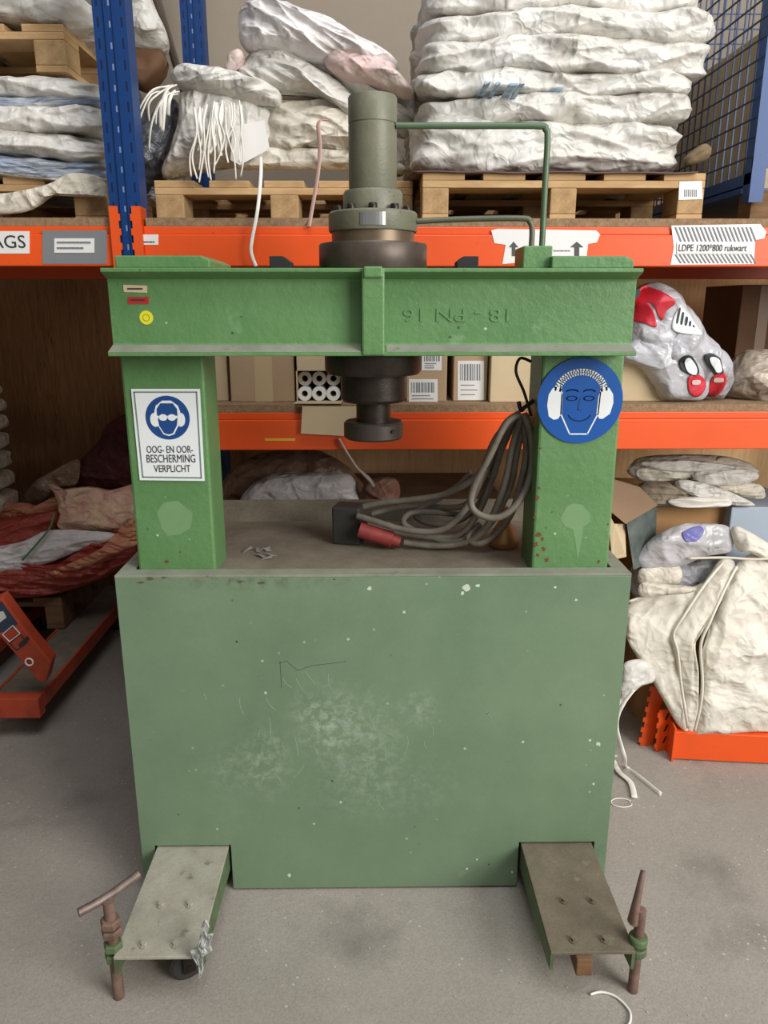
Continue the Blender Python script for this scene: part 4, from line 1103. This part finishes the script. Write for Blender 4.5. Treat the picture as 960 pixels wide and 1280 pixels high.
for pts, mt, l in (([(793, 380), (800, 360), (818, 358), (838, 372), (842, 380), (832, 388), (826, 400), (815, 380), (803, 372)], m_logor, .003),
                ([(793, 390), (805, 376), (814, 384), (820, 408), (806, 404), (794, 400)], m_logor, .003),
                ([(793, 364), (800, 362), (800, 372), (793, 378)], m_ink, .004),
                ([(838, 412), (850, 385), (872, 412), (870, 418)], m_signw, .003),
                ([(846, 450), (852, 443), (864, 447), (872, 462), (868, 470), (856, 466), (848, 460)], m_ink, .004),
                ([(877, 446), (886, 441), (898, 448), (905, 464), (902, 468), (890, 466)], m_ink, .004),
                ([(852, 449), (860, 448), (868, 460), (866, 468), (856, 464)], m_signw, .007),
                ([(884, 448), (893, 447), (901, 458), (901, 465), (892, 464)], m_signw, .007),
                ([(857, 472), (868, 467), (880, 474), (882, 484), (872, 496), (860, 490)], m_logor, .004),
                ([(892, 470), (906, 466), (909, 478), (905, 494), (893, 497), (890, 484)], m_logor, .004)):
    decal(pb, pts, 2.3, mt, 'printed_mark', pb, l)
for i in range(5):
    decal(pb, [(843 + i * 5, 402 + i * 1.5), (847 + i * 4, 386 + i * 5), (849 + i * 4, 387 + i * 5), (845 + i * 5, 403 + i * 1.5)], 2.3, m_ink, 'printed_mark', pb, .005)
m_bprint = M('faded_blue_print', (96, 150, 186), .5, var_rgb=(190, 204, 212), vscale=40)
for (ax, ay, bx_, by) in ((606, 106, 616, 98), (620, 107, 627, 100), (637, 107, 648, 103), (650, 105, 660, 101), (663, 103, 672, 99), (675, 101, 684, 97), (688, 100, 700, 95), (704, 97, 720, 91)):
    decal(SACK3, [(ax, ay), (ax + 1, ay - 5), (bx_, by - 2), (bx_ - 1, by + 3)], 2.2, m_bprint, 'printed_mark', SACK3, .003)
for a in ((863, 475, 873, 480), (894, 473, 904, 478)):
    decal(pb, rect(*a), 2.3, m_pinkb, 'printed_mark', pb, .007)
bag('plastic_bag', [([(908, 470), (925, 442), (960, 436), (1010, 440), (1020, 500), (960, 508), (925, 503), (905, 492)], dict(d=2.42, T=0.10, amp=0.02, seed=44))],
    M('beige_film', (188, 176, 160), .3, var_rgb=(150, 134, 116), vscale=9, wrinkle=0.015), 'beige translucent plastic bag at the right edge of middle shelf', 'bag')
x0 = pxx(916, 400, 3.0)
mb = MB(); mb.box(x0, x0 + 0.5, 2.95, 3.28, ZM, ZM + 0.36); db = mb.build('cardboard_box', m_cardd, None, bevel=0.004)
tag(db, 'dark brown cardboard box at the back of the middle shelf, far right', 'box')
mb = MB(); mb.box(x0 + 0.07, x0 + 0.11, 2.9492, 2.95, ZM + 0.002, ZM + 0.358); mb.build('tape_strip', M('brown_tape', (140, 108, 78), .4), db)

# ---------------------------------------------------------------- below the middle shelf, seen through the press
bag('plastic_bag', [([(300, 624), (318, 604), (345, 592), (390, 590), (435, 592), (446, 610), (452, 628), (380, 640), (300, 640)], dict(d=2.75, T=0.07, amp=0.008, seed=51))],
    m_bright, 'white folded plastic bag seen behind the press deck', 'bag')
bag('plastic_bag', [([(276, 630), (280, 600), (305, 575), (350, 562), (395, 562), (440, 588), (458, 628), (400, 640), (300, 640)], dict(d=2.95, T=0.12, amp=0.014, seed=52))],
    M('brownish_film', (150, 122, 104), .35, var_rgb=(118, 88, 72), vscale=6, wrinkle=0.012), 'brownish translucent bag behind the white bag below middle shelf', 'bag')
mb = MB(); mb.box(pxx(270, 620, 2.6), pxx(640, 620, 2.6), 2.6, 3.25, 0.0, P(350, 640, 2.6).z); tag(mb.build('wooden_crate', m_dwood, None, bevel=0.004), 'low wooden crate behind the press carrying plastic bags', 'crate')
mb = MB(); mb.tube(path([(424, 548, 2.24), (434, 566, 2.24), (446, 584, 2.24), (454, 592, 2.24), (462, 600, 2.24), (467, 608, 2.24)]), lambda t: 0.009 + 0.007 * max(0, min(1, (t - .5) * 4)), 10, 6, flat=.4)
tag(mb.build('plastic_tie', M('grey_tie', (160, 150, 140), .4), None, 180), 'grey spoon shaped tie hanging below the open carton flap', 'tie')
bag('red_bundle', [([(452, 628), (456, 604), (475, 596), (496, 600), (500, 618), (490, 634)], dict(d=2.72, T=0.05, amp=0.012, seed=53))],
    M('dull_red_cloth', (120, 62, 50), .7, var_rgb=(160, 130, 110), vscale=20), 'small dull red bundle behind the cable socket box', 'bundle')

# ---------------------------------------------------------------- right bay, lower part
tt = [([(784, 590), (800, 572), (850, 568), (905, 570), (940, 580), (945, 592), (900, 596), (850, 600), (806, 602)], m_cream, 'upper folded cream cloth directly below the orange beam, right', 2.55, .05),
      ([(865, 592), (900, 584), (940, 588), (946, 598), (920, 606), (880, 606)], m_white, 'short folded white cloth under the upper cream cloth', 2.50, .03),
      ([(845, 602), (862, 600), (905, 612), (940, 628), (935, 633), (880, 626), (850, 612)], m_white, 'slanting white folded strip above the pale blue box', 2.49, .025),
      ([(786, 612), (820, 600), (870, 612), (900, 622), (915, 632), (800, 633), (784, 628)], M('grey_cloth', (150, 138, 120), .7, var_rgb=(110, 96, 78), vscale=12, wrinkle=.01), 'grey brown cloth heap beside the green post, lower right', 2.53, .05),
      ([(836, 626), (860, 621), (905, 622), (914, 630), (900, 634), (850, 634)], m_strap, 'thin white folded strip lying along the box edge', 2.47, .02)]
tt += [([(800, 578), (850, 574), (905, 580), (935, 586), (890, 590), (830, 588)], m_white, 'flat white fold sandwiched in the upper cream cloth', 2.50, .02),
       ([(880, 604), (915, 600), (950, 606), (955, 622), (930, 622), (900, 614)], m_cream, 'cream fold above the blue-white box at the right edge', 2.53, .03),
       ([(808, 604), (835, 598), (870, 600), (880, 606), (840, 610), (812, 611)], M('maroon_cloth', (110, 60, 50), .7, var=.2, vscale=12), 'dull maroon fold between the cream cloths', 2.56, .02)]
for l, mt, lab, d, T in tt: bag('folded_cloth', [(l, dict(d=d, T=T, amp=0.008, seed=len(lab), st=(.5, 1, 2.5), f=10))], mt, lab, 'cloth', 'folded cloths under the middle shelf')
d = 2.60; zt = P(860, 633, 2.55).z
x0, x1 = pxx(818, 640, 2.55), pxx(912, 640, 2.55)
mb = MB()
mb.box(x0, x1, 2.55, 2.556, 0, zt); mb.box(x0, x0 + 0.006, 2.556, 3.0, 0, zt); mb.box(x1 - 0.006, x1, 2.556, 3.0, 0, zt); mb.box(x0, x1, 3.0, 3.006, 0, zt); mb.box(x0, x1, 2.556, 3.0, zt - 0.03, zt - 0.024)
tag(mb.build('cardboard_box', M('golden_cardboard', (186, 144, 96), .8, var_rgb=(166, 124, 78), vscale=6), None), 'tall golden brown cardboard box under the folded cloths', 'box')
x2_, x3_ = pxx(914, 640, 2.5), pxx(1010, 640, 2.5)
mb = MB(); mb.box(x2_, x3_, 2.50, 2.9, 0, P(930, 634, 2.5).z); bb = mb.build('blue_box', m_bluebox, None, bevel=0.004); tag(bb, 'pale blue-white board box at the right edge below the cloths', 'box')
oc2 = thing('flapped_carton', 'open cardboard carton with raised flap beside the right green post', 'box', (0.95, 2.3, 0))
mb = MB(); mb.prism([P(781, 655, 2.40), P(783, 696, 2.36), P(765, 700, 2.36), P(760, 640, 2.36), P(768, 655, 2.36)], (0, 0.004, 0)); mb.build('front_wall', m_cardl, oc2)
mb = MB(); mb.prism([P(767, 600, 2.42), P(800, 610, 2.45), P(822, 632, 2.44), P(782, 655, 2.36), P(764, 640, 2.36)], (0, 0.004, 0.003)); mb.build('flap', M('brown_flap', (140, 114, 88), .8, var=.1, vscale=8), oc2)
mb = MB(); mb.prism([P(783, 652, 2.38), P(820, 634, 2.5), P(818, 700, 2.5), P(792, 712, 2.38)], (0.004, 0.002, 0)); mb.build('side_wall', M('dark_teal_board', (58, 72, 70), .7, var_rgb=(110, 116, 108), vscale=14), oc2)
xa, xb = pxx(735, 700, 2.37), pxx(766, 700, 2.37)
mb = MB(); mb.box(xa, xb, 2.37, 2.48, 0, P(780, 705, 2.37).z); mb.build('carton_body', m_cardl, oc2)
pbag = bag('printed_plastic_bag', [([(795, 700), (806, 682), (830, 664), (860, 654), (905, 656), (914, 668), (912, 688), (880, 696), (850, 708), (810, 712)], dict(d=2.42, T=0.03, e=.35, amp=0.016, seed=61, f=4, k=4))],
           M('lilac_clear_film', (216, 208, 214), .22, var_rgb=(184, 190, 186), vscale=9, wrinkle=0.008, alpha=.8), 'translucent plastic bag with purple print above the big white bag', 'bag')
decal(pbag, [(858, 672), (862, 668), (882, 663), (886, 669), (876, 678), (862, 680)], 2.35, m_lilac, 'printed_mark', pbag, .003)
bag('folded_cloth', [([(798, 735), (806, 728), (840, 731), (868, 734), (864, 740), (830, 744), (802, 746)], dict(d=2.33, T=.025, amp=.006, seed=62)),
                     ([(800, 712), (822, 704), (848, 706), (850, 728), (820, 732), (800, 730)], dict(d=2.42, T=.03, amp=.01, seed=63))], m_cream, 'small folded cream cloth on top of the big white bag', 'cloth')
bag('grey_film', [([(790, 706), (816, 700), (850, 702), (905, 696), (915, 712), (870, 740), (830, 750), (792, 745)], dict(d=2.48, T=.06, amp=.015, seed=64))], M('grey_sheet', (160, 160, 168), .4, var_rgb=(112, 108, 108), vscale=9, wrinkle=.012), 'grey plastic sheet bunched behind the big white bag', 'sheet')

bw_ = bag('big_white_bag', [
    ([(786, 756, 2.38), (830, 742, 2.40), (880, 728, 2.42), (906, 702, 2.44), (905, 720, 2.42), (862, 776, 2.36), (846, 800, 2.33), (850, 850, 2.31), (860, 910, 2.29), (848, 908, 2.29), (818, 856, 2.31), (785, 800, 2.34)], dict(T=0.03, e=.35, amp=0.012, seed=71, st=(1.6, 1, .5), rot=-.4, f=6, c=(835, 795, 2.36))),
    ([(900, 700, 2.42), (912, 698, 2.42), (918, 716, 2.40), (886, 770, 2.33), (868, 800, 2.31), (872, 850, 2.29), (868, 914, 2.285), (858, 912, 2.285), (852, 860, 2.30), (842, 812, 2.31), (840, 792, 2.32), (866, 752, 2.36)], dict(T=0.022, e=.35, amp=0.008, seed=72, st=(1.8, 1, .5), c=(862, 805, 2.31), f=6)),
    ([(922, 704, 2.40), (960, 688, 2.42), (1040, 690, 2.42), (1100, 740, 2.35), (1100, 900, 2.28), (1000, 912, 2.275), (940, 914, 2.275), (875, 917, 2.28), (868, 915, 2.28), (877, 850, 2.29), (880, 806, 2.30), (902, 750, 2.35)], dict(T=0.05, e=.35, amp=0.016, seed=73, st=(1.3, 1, .8), rot=.5, f=4, c=(950, 810, 2.33))),
    ([(914, 662, 2.40), (928, 660, 2.40), (975, 690, 2.38), (970, 704, 2.38), (935, 690, 2.38), (922, 688, 2.39)], dict(T=0.025, amp=.006, seed=74))],
    M('stained_white_weave', (226, 220, 208), .5, var_rgb=(212, 204, 186), vscale=4, wrinkle=.009, bump=.15, bscale=160, bdist=.002, patches=[(9, .66, .75, (150, 132, 104), .4)]),
    'big off-white woven bag draped over orange beams at the lower right')
for i, l in enumerate(([(905, 701, 2.385), (880, 732, 2.34), (856, 768, 2.29), (842, 792, 2.28), (847, 815, 2.27), (852, 860, 2.26), (860, 910, 2.26)],
                       [(921, 708, 2.36), (905, 738, 2.31), (888, 776, 2.26), (876, 806, 2.25), (878, 850, 2.235), (876, 880, 2.23), (868, 914, 2.24)],
                       [(860, 698, 2.38), (905, 697, 2.36), (940, 699, 2.34), (965, 698, 2.33)],
                       [(786, 752, 2.34), (815, 742, 2.34), (845, 735, 2.35)])):
    mb = MB(); mb.tube(path(l), 0.0052, 8, 6, flat=.8); mb.build('hem_seam', m_seam, bw_, 180)
bag('white_rag', [([(780, 830), (800, 824), (815, 832), (818, 850), (800, 858), (778, 878), (768, 900), (772, 860)], dict(d=2.28, T=.02, amp=.008, seed=75))], m_white, 'crumpled white rag beside the press panel above the floor straps', 'rag')
for l, lab in (([(792, 862, 2.24), (776, 885, 2.22), (771, 910, 2.20), (780, 945, 2.12)], None),):
    pts = path(l) + [Z(782, 958, .008), Z(800, 972, .006), Z(826, 993, .006)]
    mb = MB(); mb.tube(pts, 0.008, 8, 6, flat=.35); tag(mb.build('floor_strap', m_strap, None, 180), 'white strap trailing from the rag to the right across the floor', 'strap')
mb = MB(); mb.tube([Z(766, 950, .012), Z(774, 965, .008), Z(788, 978, .007), Z(793, 997, .006)], 0.010, 8, 6, flat=.35); tag(mb.build('floor_strap', m_strap, None, 180), 'short wide white strap end on the floor at panel\'s right edge', 'strap')
# loose orange beams on the floor
def floor_beam(a, b, z0, z1, name, label):
    t = thing(name, label, 'beam', (a.x, a.y, 0))
    dv = (b - a); dv.z = 0; ln = dv.length; ang = math.atan2(dv.y, dv.x)
    T = Matrix.Translation((a.x, a.y, z0)) @ Matrix.Rotation(ang, 4, 'Z')
    mb = MB(); mb.box(0, ln, 0, 0.045, 0, z1 - z0, T); mb.build('beam_body', m_orange, t, bevel=0.003)
    return t, T
a, b = Z(840, 950, 0.0), Z(1080, 962, 0.0)
t, T = floor_beam(a, b, 0.004, 0.108, 'loose_rack_beam', 'loose orange rack beam on the floor under the big white bag')
mb = MB(); mb.box(-0.006, 0, -0.012, 0.06, -0.004, 0.125, T); mb.build('end_plate', m_orange, t)
t2 = thing('rack_beam_connector', 'orange slotted rack connector standing next to the loose floor beam', 'connector', (a.x - 0.06, a.y, 0))
mb = MB(); T2 = Matrix.Translation((P(816, 945, 2.34).x, 2.32, 0.002)) @ Matrix.Rotation(0.25, 4, 'Z')
mb.box(0, 0.062, 0, 0.004, 0, 0.16, T2); mb.box(0.058, 0.062, 0.004, 0.05, 0, 0.16, T2)
for k in range(4): mb.box(-0.006, 0, 0, 0.004, 0.012 + k * .04, 0.03 + k * .04, T2)
mb.build('connector_plate', m_orange, t2)
mb = MB()
for k in range(3): mb.prism([T2 @ Vector((0.022, -0.0008, 0.03 + k * .045)), T2 @ Vector((0.03, -0.0008, 0.03 + k * .045)), T2 @ Vector((0.04, -0.0008, 0.055 + k * .045)), T2 @ Vector((0.032, -0.0008, 0.055 + k * .045))], (0, 0.0006, 0))
mb.build('slots', m_black, t2)
t3 = thing('rack_beam_connector', 'tall orange toothed rack connector nearest the green panel', 'connector', (0.95, 2.35, 0))
T3 = Matrix.Translation((P(797, 935, 2.38).x, 2.36, 0.002)) @ Matrix.Rotation(0.05, 4, 'Z') @ Matrix.Rotation(0.10, 4, 'Y')
mb = MB(); mb.box(0, 0.045, 0, 0.004, 0, 0.23, T3); mb.box(0.041, 0.045, 0.004, 0.06, 0, 0.23, T3)
for k in range(6): mb.box(-0.008, 0, 0, 0.004, 0.012 + k * .04, 0.03 + k * .04, T3)
mb.build('connector_plate', m_orange, t3)

# ---------------------------------------------------------------- left bay: pallet jack, red bags
jack = thing('pallet_jack', 'red orange pallet jack with forks under the red bag pallet', 'pallet jack', (-1.35, 2.5, 0))
for xr in (-1.185, -1.555):
    mb = MB(); mb.box(xr - 0.17, xr, 2.47, 3.55, 0.155, 0.163); fk = mb.build('fork', M('worn_fork_top', (112, 104, 94), .7, .2, var_rgb=(140, 128, 112), vscale=14, patches=[(10, .6, .7, (170, 80, 50), .6)]), jack)
    mb = MB(); mb.box(xr - 0.006, xr + 0.004, 2.47, 3.55, 0.112, 0.168); mb.box(xr - 0.174, xr - 0.164, 2.47, 3.55, 0.112, 0.168); mb.build('fork_side', m_jack, fk, bevel=0.002)
    mb = MB(); mb.lathe([(0, -0.05), (0.035, -0.05), (0.038, -.045), (0.038, 0.045), (0.035, .05), (0, 0.05)], (0, 0), 24)
    Rm = Matrix.Translation((xr - 0.085, 3.40, 0.0385)) @ Matrix.Rotation(PI / 2, 4, 'Y')
    for v in mb.bm.verts: v.co = Rm @ v.co
    mb.build('load_roller', m_blk2, fk, 40)
    mb = MB(); mb.box(xr - 0.15, xr - 0.14, 3.38, 3.44, 0.03, 0.155); mb.box(xr - 0.03, xr - 0.02, 3.38, 3.44, 0.03, 0.155); mb.build('roller_bracket', m_jack, fk)
mb = MB(); mb.box(-1.73, -1.183, 2.42, 2.47, 0.09, 0.168); mb.build('heel_crosspiece', m_jack, jack, bevel=0.004)
q = [(-25, 760), (2, 748), (36, 794), (64, 828), (58, 853), (48, 852), (0, 796), (-25, 790)]
mb = MB(); mb.prism([P(a_, b_, 2.44 - 0.0009 * (860 - b_)) for a_, b_ in q], (0, 0.05, 0.01)); ph = mb.build('pump_housing', m_jack, jack, bevel=0.005)
def jl(pts, mt, nm, off): 
    mb = MB(); mb.prism([P(a_, b_, 2.44 - 0.0009 * (860 - b_) - off) for a_, b_ in pts], (0, 0.0008, 0)); return mb.build(nm, mt, ph)
jl([(-20, 762), (2, 752), (22, 780), (8, 790), (-2, 790)], M('slate_sticker', (52, 66, 88), .5), 'dark_sticker', .002)
jl([(-6, 766), (4, 764), (8, 772), (0, 778)], m_paper, 'white_mark', .003)
for (ax, ay, s) in ((8, 790, 1), (17, 801, 1)):
    pp = [P(a_, b_, 2.44 - 0.0009 * (860 - b_) - .003) for a_, b_ in ((ax - 5, ay + 3), (ax + 8, ay - 8), (ax + 17, ay + 2), (ax + 4, ay + 12))]
    mb = MB()
    for u, v in zip(pp, pp[1:] + pp[:1]): mb.tube([u, v], 0.0016, 6, 0)
    mb.build('label_frame', m_signw if ax == 8 else m_ink, ph)
jl([(22, 806), (34, 795), (37, 799), (26, 810)], m_blk2, 'warning_label', .003)
c0 = P(37, 827, 2.41 - 0.003); mb = MB(); mb.tube([(c0.x + .013 * math.cos(t * PI / 8), c0.y - .003, c0.z + .013 * math.sin(t * PI / 8)) for t in range(17)], .0028, 6, 0); mb.build('round_sticker', m_paper, ph)
mb = MB(); mb.lathe([(0, -0.025), (0.08, -0.025), (0.085, -.02), (0.085, 0.02), (0.08, .025), (0, 0.025)], (0, 0), 32)
Rm = Matrix.Translation((-1.42, 2.36, 0.0855)) @ Matrix.Rotation(PI / 2, 4, 'Y')
for v in mb.bm.verts: v.co = Rm @ v.co
mb.build('steer_wheel', m_blk2, jack, 40)
pw1 = pxx(78, 760, 3.02)
make_pallet('dark wooden pallet lifted on the pallet jack under red bags', 0.92, 0.55, 0.14, (pw1 - 0.46, 3.02, 0.169), m_dwood, m_dwood, 0.075)
zr = 0.31
bag('red_woven_bag', [
    ([(-60, 700), (0, 690), (60, 700), (120, 690), (165, 650), (176, 660), (174, 690), (150, 708), (130, 722), (70, 742), (0, 748), (-60, 750)], dict(d=3.05, T=0.10, amp=0.022, seed=81, st=(.5, 1, 2.2), rot=-.2)),
    ([(-60, 660), (0, 648), (40, 642), (75, 640), (60, 672), (30, 684), (-60, 700)], dict(d=3.02, T=0.06, amp=0.016, seed=82, st=(.5, 1, 2.2), rot=.3))],
    m_red, 'red woven bag heap at the bottom of the left bay')
bag('orange_woven_bag', [([(60, 716), (110, 694), (146, 672), (160, 652), (172, 650), (174, 678), (150, 690), (110, 708), (64, 722)], dict(d=2.96, T=0.03, amp=0.012, seed=83, st=(.5, 1, 2), rot=-.5))], m_redl, 'orange red bag fold running along the heap\'s front edge', 'bag')
bag('white_sheet', [([(-50, 690), (0, 682), (30, 676), (55, 664), (80, 662), (120, 664), (146, 668), (140, 676), (110, 684), (70, 700), (30, 712), (-50, 722)], dict(d=2.97, T=0.03, amp=0.008, seed=84, st=(.5, 1, 2)))], m_bright, 'white plastic sheet spread over the red bag heap', 'sheet')
bag('tan_mesh_bag', [([(70, 612), (110, 608), (140, 612), (176, 606), (178, 650), (160, 660), (146, 664), (100, 664), (74, 662), (76, 636), (62, 606)], dict(d=3.02, T=0.04, e=.35, amp=0.02, seed=85, k=5))], m_tan, 'tan and pink mesh bag lying on top of the white sheet', 'bag')
bag('red_film', [([(-50, 640), (20, 628), (50, 632), (72, 620), (80, 632), (70, 646), (40, 652), (0, 664), (-50, 672)], dict(d=3.1, T=0.04, amp=0.012, seed=86, st=(.5, 1, 2)))], m_redl, 'pale red sheet folded at the left of the tan mesh bag', 'sheet')
bag('dark_red_mesh', [([(92, 608), (98, 580), (125, 550), (140, 526), (180, 520), (180, 610), (140, 616)], dict(d=3.3, T=0.06, amp=0.012, seed=87))], m_dred, 'dark red mesh bag standing against the plywood behind the left post', 'bag')
bag('clear_film', [([(22, 640), (40, 606), (60, 592), (96, 574), (100, 590), (94, 606), (70, 608), (60, 622), (36, 636)], dict(d=3.22, T=0.012, e=.3, amp=0.01, seed=88, k=4))], m_film, 'greenish translucent film between plywood and pale red sheet', 'film')
mb = MB(); mb.tube(path([(68, 640, 2.96), (62, 660, 2.93), (46, 680, 2.92), (28, 700, 2.92)]), .005, 8, 5, flat=.5); tag(mb.build('green_strap', m_greens, None, 180), 'thin green strap across the white sheet on the red heap', 'strap')
zz_ = [P(0, y_, 2.9).z for y_ in (655, 628, 602, 576, 552, 528, 505, 488)]
G2 = ['lowest', 'second lowest', 'third', 'middle', 'fifth', 'sixth', 'topmost']
for i in range(7):
    mb = MB(); xe = pxx((30, 26, 22, 19, 16, 13, 9)[i], (640, 615, 590, 565, 540, 515, 495)[i], 3.2); slab(mb, xe - 0.7, xe, 2.9, 3.2, zz_[i] + 0.001, zz_[i + 1] - 0.001, seed=90 + i, amp=.008, f=8, nu=90, nv=24)
    tag(mb.build('folded_sack', m_cream, None, 180), '%s cream sack in the stack cut by the left picture edge' % G2[i], 'sack', 'cream sacks at the left picture edge')
mb = MB(); xe = pxx(10, 650, 3.2); mb.box(xe - 0.68, xe - 0.02, 2.92, 3.2, 0.0, zz_[0]); tag(mb.build('wooden_crate', m_dwood, None, bevel=.004), 'dark crate under the cream sacks at the left picture edge', 'crate')

# ---------------------------------------------------------------- floor litter
pts = [Z(738, 1243, .004), Z(752, 1240, .004), Z(770, 1246, .004), Z(786, 1262, .004), Z(788, 1275, .004), Z(784, 1284, .004)]
mb = MB(); mb.tube(pts, 0.0028, 8, 6); tag(mb.build('cord_scrap', m_strap, None, 180), 'curved white cord scrap on the floor in front of the right foot', 'cord')
c0 = Z(777, 1003, .004); mb = MB(); mb.tube([(c0.x + .032 * math.cos(t * PI / 10), c0.y + .022 * math.sin(t * PI / 10), .003) for t in range(1, 20)], 0.0018, 6, 2); tag(mb.build('cord_scrap', m_strap, None, 180), 'thin white cord ring on the floor right of the panel', 'cord')
random.seed(77)
mb = MB()
for i in range(150):
    px, py = random.uniform(0, 960), random.uniform(900, 1275)
    q = Z(px, py, 0.0005); r = random.uniform(.001, .0035)
    if abs(q.x) < .62 and q.y > 1.66: continue
    a = random.uniform(0, PI)
    mb.prism([q + Vector((r * random.uniform(.5, 1.3) * math.cos(a + k * PI / 3), r * random.uniform(.5, 1.3) * math.sin(a + k * PI / 3), 0)) for k in range(6)], (0, 0, .001))
tag(mb.build('floor_crumbs', M('crumb', (176, 170, 160), .8), None), 'pale crumbs and dust flecks scattered over the concrete floor', 'debris', kind='stuff')
